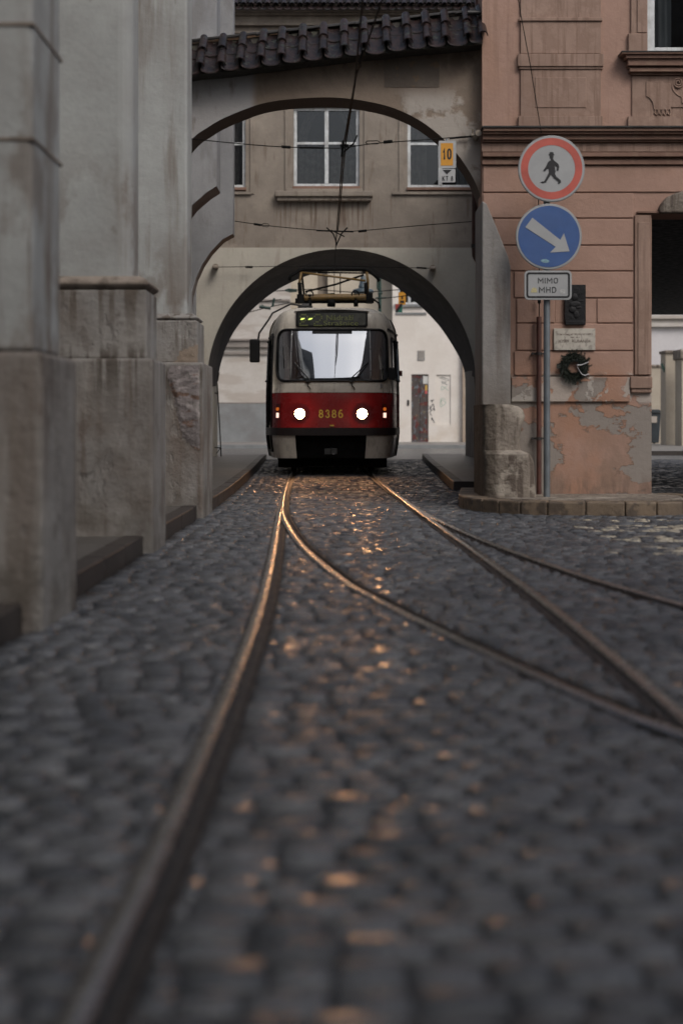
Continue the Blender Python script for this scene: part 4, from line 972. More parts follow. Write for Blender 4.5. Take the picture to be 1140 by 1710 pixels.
# hanging number plate on the span wire
hg = thing('hanging_plate', 'hanging plate with yellow 10 field over a small KT 8 plate', 'sign', P(747, 305, 15.92))
YH = 15.90
M_or = paint('signal_orange', (.62, .29, .03), .5, var=.06)
h1 = MB().prism(rrect(PX(732, YH), PX(761, YH), PZ(281, YH), PZ(235, YH), .012), YH, YH+.012).build('plate', M_swhite, hg, bevel=.002)
h1.data.materials[0] = paint('plate_grey_white', (.42, .43, .44), .5, var=.08)
sub(h1, MB().box(PX(735.5, YH), PX(756, YH), YH-.003, YH-.0005, PZ(276.5, YH), PZ(239, YH)).build('yellow_field', M_or, None))
t_ = strokes('10', PX(739, YH), PX(753.5, YH), PZ(266.5, YH), PZ(248, YH), YH-.005, M_sblack, None, .019, gap=.2); sub(h1, t_)
h2 = MB().prism(rrect(PX(733, YH), PX(760, YH), PZ(304.5, YH), PZ(282, YH), .01), YH+.002, YH+.012).build('plate', h1.data.materials[0], hg, bevel=.002)
sub(h2, MB().prism([(PX(738.5, YH), PZ(283.5, YH)), (PX(754, YH), PZ(283.5, YH)), (PX(746, YH), PZ(291, YH))], YH-.002, YH+.0015).build('triangle', M_sblack, None))
t_ = strokes('KT 8', PX(738, YH), PX(756, YH), PZ(302, YH), PZ(294, YH), YH-.002, M_sblack, None, .008); sub(h2, t_)
MB().tube([P(745.5, 240, YH+.02), P(745.5, 232, YH+.03)], .01, 8).build('hook', M_galv, hg)

# ------------------------------------------------------------------ THE TRAM
TX, TY = -.165, 24.8
tram = thing('tram', 'cream and red tram with lit headlights coming out of the tunnel', 'tram', (TX, TY, 0))
M_tc = paint('cream_tram_enamel', (.74, .69, .60), .26, var=.05, vs_=2, dirt=((.20, .165, .13), .35))
M_tr = paint('red_tram_enamel', (.29, .012, .014), .25, var=.08, vs_=2)
M_tb = paint('dark_bumper', (.022, .014, .014), .4)
M_rub = paint('black_rubber', (.010, .010, .011), .45, spec=.3)
M_alu = paint('brushed_aluminium', (.45, .46, .47), .35, .8)
M_scr = glass('windscreen_glass', (.50, .53, .55), .58, .012)
plan = [(0, 0), (.4, .004), (.75, .022), (.92, .085), (1.01, .23), (1.065, .42), (1.115, .75), (1.17, 1.3), (1.225, 2.0), (1.25, 2.8), (1.25, 13.8)]
pl_ = catmull(plan, .02); pa = np.array(pl_); sarc = np.concatenate([[0], np.cumsum(np.linalg.norm(np.diff(pa, axis=0), axis=1))])
prof_z = [.30, .5, .7, 1.1, 1.445, 1.65, 1.88, 2.1, 2.33, 2.56, 2.68, 2.8, 2.88, 2.94, 2.975, 3.0]
prof_w = [.96, .985, 1, 1, 1, .995, .99, .985, .977, .965, .948, .91, .86, .75, .55, .0]
prof_o = [.10, .05, 0, 0, -.005, .012, .060, .108, .160, .216, .22, .25, .29, .37, .55, 1.6]
zz = np.array(catmull([(a, b, c_) for a, b, c_ in zip(prof_z, prof_w, prof_o)], .02))
def surf(s, z, out=0.0):
    sg = -1 if s < 0 else 1; a = abs(s)
    x = np.interp(a, sarc, pa[:, 0]); y = np.interp(a, sarc, pa[:, 1])
    kz = float(np.interp(z, [1.0, 1.3, 1.65, 2.1, 2.56, 2.7], [1, 1.4, 2.6, 1.6, .8, 1])); y *= 1+(kz-1)*float(np.interp(a, [.95, 1.25], [1, 0]))
    wv = np.interp(z, zz[:, 0], zz[:, 1]); of = np.interp(z, zz[:, 0], zz[:, 2])
    if out:
        x2 = np.interp(a+.01, sarc, pa[:, 0]); y2 = np.interp(a+.01, sarc, pa[:, 1])
        x1_ = np.interp(max(a-.01, 0), sarc, pa[:, 0]); y1_ = np.interp(max(a-.01, 0), sarc, pa[:, 1])
        t = Vector((x2-x1_, y2-y1_)).normalized() if (x2 != x1_ or y2 != y1_) else Vector((1, 0)); nx, ny = t.y, -t.x
        if a < .005: nx, ny = 0, -1
        x += nx*out; y += ny*out
    return (TX+sg*x*wv, TY+y+of, z)
SW = (-1.03, 1.05, 1.65, 2.56, .20)       # windscreen: s0, s1, z0, z1, corner radius
swins = [(1.33, 2.05, 1.70, 2.44, .08)]+[(2.25+k*1.45, 3.55+k*1.45, 1.70, 2.44, .08) for k in range(7)]
lwins = [(-3.75-k*1.45, -2.45-k*1.45, 1.70, 2.44, .08) for k in range(7)]
def inrr(s, z, w_):
    s0, s1, z0, z1, r_ = w_
    if not (s0 < s < s1 and z0 < z < z1): return False
    dx = max(s0+r_-s, s-(s1-r_), 0); dz = max(z0+r_-z, z-(z1-r_), 0)
    return dx*dx+dz*dz <= r_*r_
ss = list(np.arange(-1.2, 1.2001, .02))+list(np.arange(1.25, 3.3, .05))+list(np.arange(3.4, sarc[-1], .15))+[sarc[-1]]
ss = [-v for v in ss[::-1] if v > 1.2001]+ss
def body_part(name, z0, z1, dz, mat, cut=None, label=None):
    nz = max(1, int(round((z1-z0)/dz))); zs_ = [z0+(z1-z0)*k/nz for k in range(nz+1)]
    mb = MB(); n_ = len(ss)
    vs_ = [surf(s, z) for z in zs_ for s in ss]; fs_ = []
    for j in range(nz):
        for i in range(n_-1):
            sc, zc = (ss[i]+ss[i+1])/2, (zs_[j]+zs_[j+1])/2
            if cut and cut(sc, zc): continue
            fs_.append((j*n_+i, j*n_+i+1, (j+1)*n_+i+1, (j+1)*n_+i))
    mb.add(vs_, fs_); o = mb.build(name, mat, tram, smooth=True, split=60)
    if label: o['label'] = label
    return o
allw = [SW]+swins+lwins
door = (-2.32, -1.32, .42, 2.46, .03)
up = body_part('upper_body', 1.445, 3.0, .02, M_tc, lambda s, z: any(inrr(s, z, w_) for w_ in allw) or inrr(s, z, door))
body_part('red_band', .83, 1.445, .05, M_tr, lambda s, z: inrr(s, z, door))
sk = body_part('lower_skirt', .30, .72, .05, M_tc, lambda s, z: abs(s+.02) < .62 or inrr(s, z, door), 'cream lower skirt open in the middle')
# roof closing strip along the crown
MB().grid(lambda u, v: (TX+(u-.5)*.9, TY+1.2+v*12.4, 2.972+.035*math.cos((u-.5)*2.6)), 8, 4).build('roof', M_tc, tram, smooth=True)
# bumper bar stands proud
mb = MB(); bs = [s for s in ss if abs(s) < 3.2]
for (za_, zb_, oa, ob) in ((.70, .70, 0, .035), (.70, .835, .035, .035), (.835, .835, .035, 0)):
    vs_ = [surf(s, za_, oa) for s in bs]+[surf(s, zb_, ob) for s in bs]; m_ = len(bs)
    mb.add(vs_, [(i, i+1, i+1+m_, i+m_) for i in range(m_-1)])
mb.build('bumper', M_tb, tram, smooth=True, split=40)
def rr_outline(w_, n=10, grow=0):
    s0, s1, z0, z1, r_ = w_; pts = rrect(s0-grow, s1+grow, z0-grow, z1+grow, r_+grow, n); out = []
    for i in range(len(pts)):
        a, b = pts[i], pts[(i+1) % len(pts)]; L_ = math.hypot(b[0]-a[0], b[1]-a[1]); k_ = max(1, int(L_/.05))
        for q in range(k_): out.append((a[0]+(b[0]-a[0])*q/k_, a[1]+(b[1]-a[1])*q/k_))
    return out
def pane_on(w_, out, name, mat, parent, nz=24, nx=40):
    s0, s1, z0, z1, r_ = w_
    def fn(u, v):
        z = z0+(z1-z0)*v; dz = max(z0+r_-z, z-(z1-r_), 0); ins = r_-math.sqrt(max(0, r_*r_-dz*dz))
        s = s0+ins+(s1-s0-2*ins)*u; return surf(s, z, out)
    o = MB().grid(fn, nx, nz).build(name, mat, None, smooth=True); sub(parent, o); return o
def gasket(w_, r_, name='gasket', parent=None, out=.006, mat=None):
    pts = rr_outline(w_); pts.append(pts[0]); pts.append(pts[1])
    o = MB().tube([surf(s, z, out) for s, z in pts], r_, 8, cap=False).build(name, mat or M_rub, parent, smooth=True); return o
ws = gasket(SW, .022, 'windscreen', tram)
pane_on(SW, -.004, 'pane', M_scr, ws)
for s in (-.73, .68):
    o = MB().tube([surf(s, z, .004) for z in np.linspace(1.66, 2.55, 8)], .014, 8).build('divider_bar', M_alu, None, smooth=True); sub(ws, o)
M_sideg = glass('side_glass', (.25, .26, .27), .22, .02)
for w_ in swins+lwins:
    g_ = gasket(w_, .02, 'side_window', tram); pane_on(w_, -.003, 'pane', M_sideg, g_, 6, 8)
# front door on the left flank
dfr = gasket(door, .022, 'door', tram); dfr['label'] = 'narrow folding door on the left flank'
for a, b in ((-2.29, -1.84), (-1.80, -1.35)):
    lf = MB().grid(lambda u, v: surf(a+(b-a)*u, .45+1.98*v, -.05), 4, 10).build('door_leaf', M_tc, None, smooth=True); sub(dfr, lf)
    gl_ = MB().grid(lambda u, v: surf(a+.07+(b-a-.14)*u, .62+1.72*v, -.035), 4, 10).build('door_glass', paint('dark_door_glass', (.012, .013, .014), .08), None, smooth=True); sub(dfr, gl_)
# interior
ib = MB(); ib.box(TX-1.1, TX+1.1, TY+1.6, TY+1.64, .9, 1.62); ib.box(TX-1.15, TX+1.15, TY+13, TY+13.1, .9, 2.9); ib.box(TX-1.05, TX+1.05, TY+.5, TY+13, .85, .9); ib.box(TX-1.0, TX+1.0, TY+.9, TY+13, 2.58, 2.62)
ib.build('interior', paint('dim_interior', (.05, .052, .055), .7), tram)
mb = MB(); mb.box(TX-.85, TX+.85, TY+.20, TY+.60, 1.52, 1.70); mb.box(TX-.5, TX+.35, TY+.28, TY+.6, 1.70, 1.78); mb.build('dashboard', paint('pale_dashboard', (.42, .44, .45), .6), tram, bevel=.03)
mb = MB()
for k in range(5):
    for sx in (-.7, .7): mb.box(TX+sx-.22, TX+sx+.22, TY+2.2+k*.9, TY+2.28+k*.9, 1.1, 1.95)
mb.each('passenger_seat', paint('seat_shell', (.10, .03, .03), .5), tram, bevel=.03)
mb = MB(); mb.box(TX-.30, TX+.18, TY+1.1, TY+1.22, 1.2, 2.12); mb.build('driver_seat', M_rub, tram, bevel=.04)
mb = MB()
for x in (-.55, .55): mb.tube([(TX+x, TY+1.9, .9), (TX+x, TY+1.9, 2.6)], .018, 8)
mb.each('grab_pole', M_alu, tram)
MB().grid(lambda u, v: surf(-.36+.72*u, 2.49+.05*v, .008), 10, 2).build('sun_visor', M_rub, tram)
# wipers
for s0_, s1_ in ((-.43, -.67), (.34, .64)):
    o = MB().tube([surf(s0_+.015, 1.545, .03), surf(s0_, 1.63, .04), surf((s0_+s1_)/2, 1.77, .035), surf(s1_, 1.96, .02)], .009, 6).tube([surf(s0_-.05*(1 if s0_ < 0 else -1)*-1, 1.66, .018), surf(s1_*1.0, 1.98, .014)], .008, 6).tube([surf(s0_-.03, 1.63, .03), surf(s0_+.05, 1.64, .03)], .016, 6).tube([surf(s0_+.02, 1.56, .03), surf(s0_+.06, 1.50, .02)], .009, 6).build('wiper', M_rub, tram)
# destination box
dbx = (TX-.635, TX+.625, 2.60, 2.885)
db = MB().prism(rrect(dbx[0], dbx[1], dbx[2], dbx[3], .045), TY+.20, TY+.9).build('destination_box', M_rub, tram, bevel=.01)
sub(db, MB().prism(rrect(dbx[0]+.035, dbx[1]-.035, dbx[2]+.035, dbx[3]-.035, .03), TY+.193, TY+.1985).build('display', paint('display_glass', (.018, .022, .021), .1), None))
# cream brow over it
mb = MB(); 
mb.grid(lambda u, v: (TX-.66+1.31*u, TY+.175+.42*v+.09*abs(u-.5)**2*4, 2.893+.035*math.sin(v*math.pi/2)*1.6+.028*math.cos((u-.5)*2.8)-.010), 24, 6, flip=False)
mb.build('brow', M_tc, tram, smooth=True)
M_led = emit('led_bright', (.75, 1, .05), 1.0); M_led2 = emit('led_dim', (.55, .62, .12), .03, (.13, .14, .06))
YDs = TY+.190
def dx(px): return PX(px, TY+.19)
def dz(py): return PZ(py, TY+.19)
def dots(mat, rows, x0, z0, pitch, parent, name):
    mb = MB()
    for r_, row_ in enumerate(rows):
        for c_, ch_ in enumerate(row_):
            if ch_ == '#': mb.box(x0+c_*pitch, x0+c_*pitch+pitch*.72, YDs, YDs+.002, z0-r_*pitch, z0-r_*pitch+pitch*.72)
    sub(parent, mb.build(name, mat, None))
two = [".###..", "#...#.", "....#.", "...#..", ".##...", "#.....", "#####."]
big = []
for r_ in two: big += [''.join(ch_*1 for ch_ in r_)+'..'+r_]
dots(M_led2, big, dx(500), dz(526.5), .0315, db, 'route_number')
mb = MB()
for x_ in (502.5, 515.5): mb.prism([(dx(x_-1.5), dz(534)), (dx(x_+1), dz(531.3)), (dx(x_+6.5), dz(531)), (dx(x_+5), dz(533)), (dx(x_+1.5), dz(534.2))], YDs-.002, YDs-.0005)
sub(db, mb.build('bright_segment', M_led, None))
t_ = text('Nádraží', dx(545), dx(590), dz(534.5), dz(526), YDs, M_led2, None, ext=.001); sub(db, t_)
t_ = text('Strašnice', dx(540), dx(598), dz(543.5), dz(535.5), YDs, M_led2, None, ext=.001); sub(db, t_)
# number
M_num = paint('yellow_number', (.80, .58, .09), .4, var=.03)
t_ = strokes('8386', PX(532, TY), PX(572.5, TY), PZ(698, TY), PZ(684, TY), 0, M_num, tram, .021, gap=.26, name='fleet_number')
for v in t_.data.vertices: v.co.y = surf(v.co.x-TX, v.co.z)[1] - .004 + v.co.y
# headlights
M_lamp = emit('headlight_glow', (1.0, .50, .22), 125.0)
for px in (500.5, 604.5):
    s = PX(px, TY)-TX; z = PZ(691, TY); c_ = surf(s, z)
    rg = MB().disc((c_[0], z), .104, c_[1]-.035, c_[1]+.05, 40).build('headlight', M_alu, tram, bevel=.012)
    ln = MB().grid(lambda u, v: (c_[0]+.086*v*math.cos(2*math.pi*u), c_[1]-.038-.02*(1-v*v), z+.086*v*math.sin(2*math.pi*u)), 32, 6, flip=True).build('lens', M_lamp, None, smooth=True); sub(rg, ln)
M_ind = emit('indicator_amber', (1, .22, .03), .3, (.5, .12, .02)); M_pos = emit('marker_lamp_glow', (1, .62, .5), 1.1)
for sg, pxi in ((-1, 463.5), (1, 641.5)):
    s = PX(pxi, TY+.1)-TX
    hd = MB().grid(lambda u, v: surf(s-.045+.09*u, PZ(699, TY)+.26*v, .02), 4, 6).build('marker_lamp', paint('dark_red_lens', (.10, .01, .01), .2), tram, smooth=True)
    hh = surf(s, 1.03, .035)
    a = MB().tube([surf(s, PZ(683, TY), .01), surf(s, PZ(683, TY), .04)], .03, 14).build('indicator', M_ind, None); sub(hd, a)
    b = MB().grid(lambda u, v: surf(s-.028+.056*u, 1.01+.085*v, .032), 3, 3).build('marker_bulb', M_pos, None); sub(hd, b)
M_seam = paint('panel_seam_shadow', (.03, .02, .02), .7)
for s in (-.92, .90, 1.12):
    MB().tube([surf(s, z, .001) for z in np.linspace(.72, 1.60, 8)], .0035, 5).build('panel_seam', M_seam, tram)
MB().tube([surf(s, 1.447, .001) for s in np.linspace(-1.15, 3, 60)], .004, 5).build('panel_seam', M_seam, tram)
# small details on the front
mb = MB(); mb.grid(lambda u, v: surf(-.22+.42*u, 1.50+.10*v, .006), 6, 2); mb.build('front_flap', M_tc, tram)
MB().box(TX-.035, TX+.035, TY-.03, TY+.02, .86, .885).build('socket', M_num, tram)
MB().tube([surf(.86, 1.53, .01), surf(.86, 1.60, .02)], .018, 8).build('handle', M_alu, tram)
for sg in (-1, 1):
    MB().grid(lambda u, v: surf(sg*(.80+.003*u), .42+.10*v, .004), 1, 1).build('jacking_slot', M_dark, tram)
# mirrors
mr = MB().tube([(TX-.42, TY+.9, 3.02), (TX-.75, TY+.8, 3.06), P(455, 523, TY+.25), P(449, 533, TY+.2), P(433, 556, TY+.1), P(431, 567, TY+.1)], .017, 8).tube([(TX-.55, TY+.9, 3.03), (TX-.42, TY+.9, 3.03)], .05, 8).box(TX-.62, TX-.36, TY+.8, TY+1.0, 2.98, 3.03).build('mirror', M_tin, tram)
m2 = MB().prism(rrect(PX(417, TY+.1), PX(434, TY+.1), PZ(605, TY), PZ(566, TY), .03), TY+.05, TY+.13).build('mirror_housing', M_rub, None, bevel=.02); sub(mr, m2)
o = MB().prism(rrect(PX(648, TY+.2), PX(659, TY+.2), PZ(633, TY), PZ(613, TY), .02), TY+.2, TY+.28).tube([surf(1.1, 1.72, .0), surf(1.12, 1.85, .08)], .012, 6).build('mirror', M_rub, tram, bevel=.01)
MB().box(TX+1.25, TX+1.33, TY+2.5, TY+2.53, PZ(627, TY+2.2), PZ(618, TY+2.2)).build('side_reflector', paint('red_reflector', (.12, .01, .01), .3), tram)
MB().tube([surf(-1.3, 2.5, .03), surf(-2.4, 2.5, .03)], .02, 6).build('rain_gutter', M_tin, tram)
MB().tube([surf(s, 2.58, .015) for s in np.linspace(1.1, 6, 30)], .014, 6).build('rain_gutter', M_tin, tram)
# chassis, bogies, coupler
ck = MB(); ck.box(TX-.98, TX+.98, TY+.75, TY+13.5, .26, .70); ck.box(TX-.62, TX+.62, TY+.45, TY+.8, .3, .69); ck.build('chassis', M_dark, tram)
bg_ = MB(); bg_.box(TX-.95, TX+.95, TY+1.5, TY+3.8, .12, .42); bg_.box(TX-1.0, TX-.55, TY+1.35, TY+1.45, .10, .35); bg_.box(TX+.55, TX+1.0, TY+1.35, TY+1.45, .10, .35)
bo = bg_.build('bogie', M_dark, tram, bevel=.02)
for yy in (1.9, 3.6, 9.0, 10.8):
    for sx in (-.717, .717):
        w__ = MB().tube([(TX+sx-.05, TY+yy, .33), (TX+sx+.05, TY+yy, .33)], .33, 28).tube([(TX+sx-.02, TY+yy, .33), (TX+sx+.07*(1 if sx > 0 else -1), TY+yy, .33)], .1, 12).build('wheel', M_tb, tram, smooth=True, split=40)
mb = MB(); mb.tube([(TX-.02, TY+.15, .42), (TX-.02, TY+1.0, .45)], .05, 10).box(TX-.13, TX+.09, TY+.08, TY+.2, .37, .47)
mb.tube([(TX-.10, TY+.06, .43), (TX-.10, TY+.1, .43)], .03, 10).tube([(TX+.03+.06*math.cos(a), TY+.06, .42+.05*math.sin(a)) for a in np.linspace(0, 6.28, 14)], .01, 6)
mb.build('coupler', paint('worn_steel', (.10, .10, .10), .35, .8), tram)
# pantograph
YPn = 29.7
def pt(x, y_, dy=0): return P(x, y_, YPn+dy)
M_pg = paint('ochre_pantograph_paint', (.20, .12, .035), .45, dirt=((.04, .03, .02), .7))
rb = MB().box(PX(512, YPn), PX(600, YPn), YPn-1.6, YPn+.8, 2.97, 3.12); rb.box(PX(518, YPn), PX(596, YPn), YPn-.9, YPn+.6, 3.12, 3.25); rb.build('roof_box', paint('roof_equipment_grey', (.13, .14, .15), .5), tram, bevel=.03)
pg = MB().tube([pt(500, 497), pt(618, 496)], .07, 10).tube([pt(500, 500, .9), pt(618, 500, .9)], .05, 8).tube([pt(502, 500), pt(502, 500, .9)], .03, 8).tube([pt(616, 499), pt(616, 499, .9)], .03, 8).build('pantograph', M_pg, tram, smooth=True, split=50)
mb = MB(); mb.tube([pt(501, 498), pt(500, 471), pt(503, 455)], .026, 8).tube([pt(613, 497), pt(614, 470), pt(612, 454)], .028, 8).tube([pt(503, 455), pt(535, 459), pt(610, 469)], .022, 8)
sub(pg, mb.build('upper_arm', M_pg, None, smooth=True))
mb = MB(); mb.tube([pt(502, 500), pt(500, 472)], .042, 8).tube([pt(612, 500), pt(611, 472)], .045, 8).tube([pt(508, 495, .3), pt(504, 460, .1)], .024, 6).tube([pt(510, 487, .3), pt(560, 475, .2), pt(607, 459, .1)], .022, 6).tube([pt(568, 490, .3), pt(568, 456, .1)], .011, 6).tube([pt(530, 455, .1), pt(610, 456, .1)], .018, 6)
mb.tube([pt(517, 492), pt(517, 500)], .07, 12).tube([pt(593, 492), pt(593, 500)], .06, 12)
for x_ in (517, 594, 553): mb.tube([pt(x_, 500), pt(x_, 512)], .05 if x_ != 553 else .09, 10)
for x_ in (517, 593): mb.tube([(PX(x_, YPn)+.075*math.cos(a), YPn-.05, PZ(492, YPn)+.075*math.sin(a)) for a in np.linspace(0, 6.283, 18)], .016, 6, cap=False)
mb.tube([pt(620, 498), pt(632, 506), pt(634, 515)], .02, 8).tube([pt(544, 496), pt(547, 491), pt(558, 490), pt(560, 494)], .014, 6)
sub(pg, mb.build('linkage', M_wire, None, smooth=True))
mb = MB(); mb.tube([pt(483, 468), pt(485, 461), pt(500, 451.5), pt(508, 449.5), pt(608, 449.5), pt(617, 453), pt(630, 464), pt(633, 470)], .036, 8).tube([pt(485, 461, .3), pt(500, 452, .3), pt(616, 452, .3), pt(630, 464, .3)], .018, 8).tube([pt(499, 452), pt(499, 452, .3)], .02, 6).tube([pt(610, 452), pt(610, 452, .3)], .02, 6)
sub(pg, MB().tube([pt(493, 502.5, .05), pt(624, 502, .05)], .055, 8).box(PX(496, YPn), PX(508, YPn), YPn-.1, YPn+.2, PZ(506, YPn), PZ(492, YPn)).box(PX(611, YPn), PX(622, YPn), YPn-.1, YPn+.2, PZ(506, YPn), PZ(490, YPn)).build('base_frame', M_wire, None, smooth=True, split=40))
sub(pg, mb.build('contact_head', M_wire, None, smooth=True))

# ------------------------------------------------------------------ beyond the tunnel
YF = 61.5
def fx(px, Y=YF): return PX(px, Y)
def fz(py, Y=YF): return PZ(py, Y)
MB().slab([(-14, 53), (8.5, 53), (8.5, 62), (-14, 62)], -.03, .12).build('pavement', M_pave_far)['kind'] = 'structure'
MB().slab([(-14, 52.7), (7.2, 52.7), (8.4, 52.99), (-14, 52.99)], -.03, .125).build('kerb', M_dado)['kind'] = 'structure'
fw_ = thing('white_house', 'white plastered house seen through the tunnel behind the tram, with a graffitied door', 'building', (5, YF, 0))
wx = (fx(664), fx(702), fz(508), fz(452))
dr = (fx(686.5), fx(715), .11, fz(625))
pnl = (fx(728), fx(752), fz(709), fz(626))
MB().holes(fx(655), 18, 0, 14, [wx, dr, pnl], YF, YF+.3).build('wall', M_far_white, fw_)
MB().box(pnl[0], pnl[1], YF+.06, YF+.1, pnl[2], pnl[3]).build('blind_niche', M_far_white, fw_)
d_ = MB().box(dr[0], (dr[0]+dr[1])/2-.01, YF+.05, YF+.1, dr[2], dr[3]).box((dr[0]+dr[1])/2+.01, dr[1], YF+.05, YF+.1, dr[2], dr[3]).box(dr[0], dr[1], YF+.08, YF+.12, dr[2], dr[3]).build('door', plaster('graffitied_door', (.10, .085, .08), (.065, .055, .055), [dict(s=(5, 5, 4), t=(.55, .6), c=(.13, .03, .028), f=.8, o=2), dict(s=(7, 7, 5), t=(.57, .6), c=(.16, .19, .22), f=.7, o=5), dict(s=(9, 9, 6), t=(.6, .63), c=(.22, .19, .12), f=.7, o=8)], bump=.2), fw_)
sub(d_, MB().box(fx(706), fx(714.5), YF+.03, YF+.045, fz(641), fz(628)).build('paper_notice', paint('paper', (.6, .6, .58), .8), None))
sub(d_, MB().box(fx(709.5), fx(713), YF+.03, YF+.045, fz(652), fz(643)).build('sticker', paint('sticker_yellow', (.55, .35, .08), .6), None))
sub(d_, MB().box(fx(709.5), fx(713), YF+.03, YF+.045, fz(657.5), fz(652.2)).build('sticker', paint('sticker_pink', (.6, .12, .12), .6), None))
mb = MB(); mb.box(fx(697), fx(708.5), YF-.03, YF, fz(602), fz(585.5)); v_ = mb.build('vent', M_dado, fw_)
mb = MB()
for k in range(6): mb.box(fx(698), fx(707.5), YF-.045, YF-.031, fz(600.5-k*2.6), fz(599.2-k*2.6))
sub(v_, mb.build('louvre', M_far_grey, None))
MB().box(fx(679.5), fx(683), YF-.04, YF, fz(677), fz(668)).build('doorbell', M_tin, fw_, bevel=.01)
rr = random.Random(11); mb = MB()
def scrib(cx, cy, wv, hv, k_):
    pts = [(cx+rr.uniform(-wv, wv), cy+rr.uniform(-hv, hv)) for _ in range(k_)]
    mb.tube([(fx(a), YF-.004+.07*(726 < a < 754), fz(b)) for a, b in catmull(pts, 1.0)], .014, 4)
for y_ in (668, 680, 690, 700): scrib(721, y_, 4, 6, 5)
mb.build('graffiti', paint('black_spray', (.08, .08, .09), .8), fw_)
mb = MB(); scrib(741, 633, 8, 4, 8); scrib(742, 640, 6, 5, 6); mb.build('graffiti', paint('grey_spray', (.2, .22, .22), .8), fw_)
mb = MB(); scrib(742, 648, 7, 7, 7); scrib(740, 670, 6, 9, 6); mb.build('graffiti', paint('green_spray', (.22, .42, .34), .8), fw_)
mb = MB(); mb.box(fx(771), fx(783), YF-.25, YF, .1, 5.2); mb.build('corner_strip', plaster('rust_stained_plaster', (.42, .35, .29), (.34, .27, .21)), fw_)
window(fw_, *wx, YF+.12, fw=.09, room=M_dado)
MB().box(wx[0]-.15, wx[1]+.15, YF-.12, YF+.1, wx[2]-.12, wx[2]-.005).box(wx[0]-.1, wx[1]+.25, YF-.05, YF+.1, wx[2]-.45, wx[2]-.36).build('window_sill', M_dado, fw_)
cb = thing('cream_house', 'cream house with a tall blind niche seen above the tram roof', 'building', (-1, 63, 0))
nx_ = (PX(530, 63), PX(547, 63), PZ(500, 63), PZ(440, 63))
MB().holes(PX(470, 63), PX(662, 63), 0, 15, [nx_], 63, 63.4).build('wall', M_far_cream, cb)
MB().box(nx_[0]-.1, nx_[1]+.1, 63.35, 63.45, nx_[2]-.1, nx_[3]+.1).build('niche', M_brown, cb)
MB().box(PX(478, 63), PX(522, 63), 62.93, 63, PZ(505, 63), PZ(420, 63)).build('wall_panel', M_far_cream, cb)
lg = thing('grey_house', 'pale grey house with moulded string courses seen through the tunnel on the left', 'building', (-6, 62, 0))
MB().box(-16, PX(485, 62), 62, 62.4, 0, 15).build('wall', M_far_grey, lg)
mb = MB()
for a, b, d in ((566, 569, .14), (569, 577, .05), (577, 580, .16), (588, 592, .10), (672, 674, .08), (500, 503, .1)): mb.box(-16, PX(484, 62), 62-d, 62, PZ(b, 62), PZ(a, 62))
mb.each('string_course', plaster('dark_moulding', (.27, .24, .22), (.22, .20, .185)), lg)
MB().box(-16, PX(484, 62), 61.93, 62, .1, PZ(674, 62)-.002).box(-16, PX(484, 62), 61.90, 62, .1, PZ(724, 62)).build('dado', M_dado, lg)
# street furniture beyond
ol_ = thing('tram_stop_plate', 'small orange plate hung on a wire beyond the tunnel above the other plate', 'sign', P(671, 510, 45))
MB().box(PX(665, 45), PX(677, 45), 45, 45.02, PZ(509, 45), PZ(488, 45)).build('plate', M_or, ol_)
MB().box(PX(670, 45), PX(672.5, 45), 44.99, 45, PZ(499, 45), PZ(494, 45)).box(PX(667.5, 45), PX(674.5, 45), 44.99, 45, PZ(506, 45), PZ(502, 45)).build('symbol', M_sblack, ol_)
ol_ = thing('switch_plate', 'small square plate split green and red by a black diagonal, beyond the tunnel', 'sign', P(666, 521, 45))
a0, a1, b0, b1 = PX(660, 45), PX(671.5, 45), PZ(521.5, 45), PZ(507.5, 45)
MB().box(a0, a1, 45, 45.02, b0, b1).build('plate', paint('plate_green', (.02, .16, .12), .5), ol_)
MB().prism([(a0, b1), (a0, b0+.06), (a1-.07, b1)], 44.99, 44.999).build('red_corner', paint('plate_red', (.35, .05, .04), .5), ol_)
MB().prism([(a0, b0), (a0+.06, b0), (a1, b1-.04), (a1, b1), (a1-.06, b1), (a0, b0+.05)], 44.98, 44.989).build('diagonal', M_sblack, ol_)
M_gr = paint('green_cast_iron', (.02, .055, .045), .5)
sl = thing('catenary_mast', 'slim dark green mast with brackets standing beyond the tunnel right of the pantograph', 'mast', (PX(634, 48), 48, 0))
MB().tube([(PX(634, 48), 48, 0), (PX(634, 48), 48, PZ(440, 48))], .07, 10, r1=.05).build('pole', M_gr, sl, smooth=True, split=60)
MB().tube([P(630, 468, 48), P(630, 482, 48), P(634, 486, 48)], .03, 6).tube([P(627, 497, 48), P(645, 497, 48)], .02, 6).tube([P(631, 489, 48), P(638, 489, 48)], .06, 8).each('bracket', M_gr, sl)
ln = thing('street_lantern', 'small dark lantern hanging beyond the tunnel behind the pantograph', 'lamp', P(606, 495, 46))
MB().tube([P(606, 460, 46), P(606, 480, 46)], .06, 10, r1=.16).lathe([(.02, .1), (.33, 0), (.35, -.08), (.28, -.14), (.05, -.16)], P(606, 484, 46), 18).build('lantern_hood', paint('blue_grey_enamel', (.08, .11, .13), .4), ln, smooth=True, split=50)
MB().lathe([(.3, 0), (.28, -.12), (.15, -.22), (0, -.25)], P(606, 487.5, 46), 16).build('lantern_glass', paint('milk_glass', (.4, .42, .42), .3), ln, smooth=True)
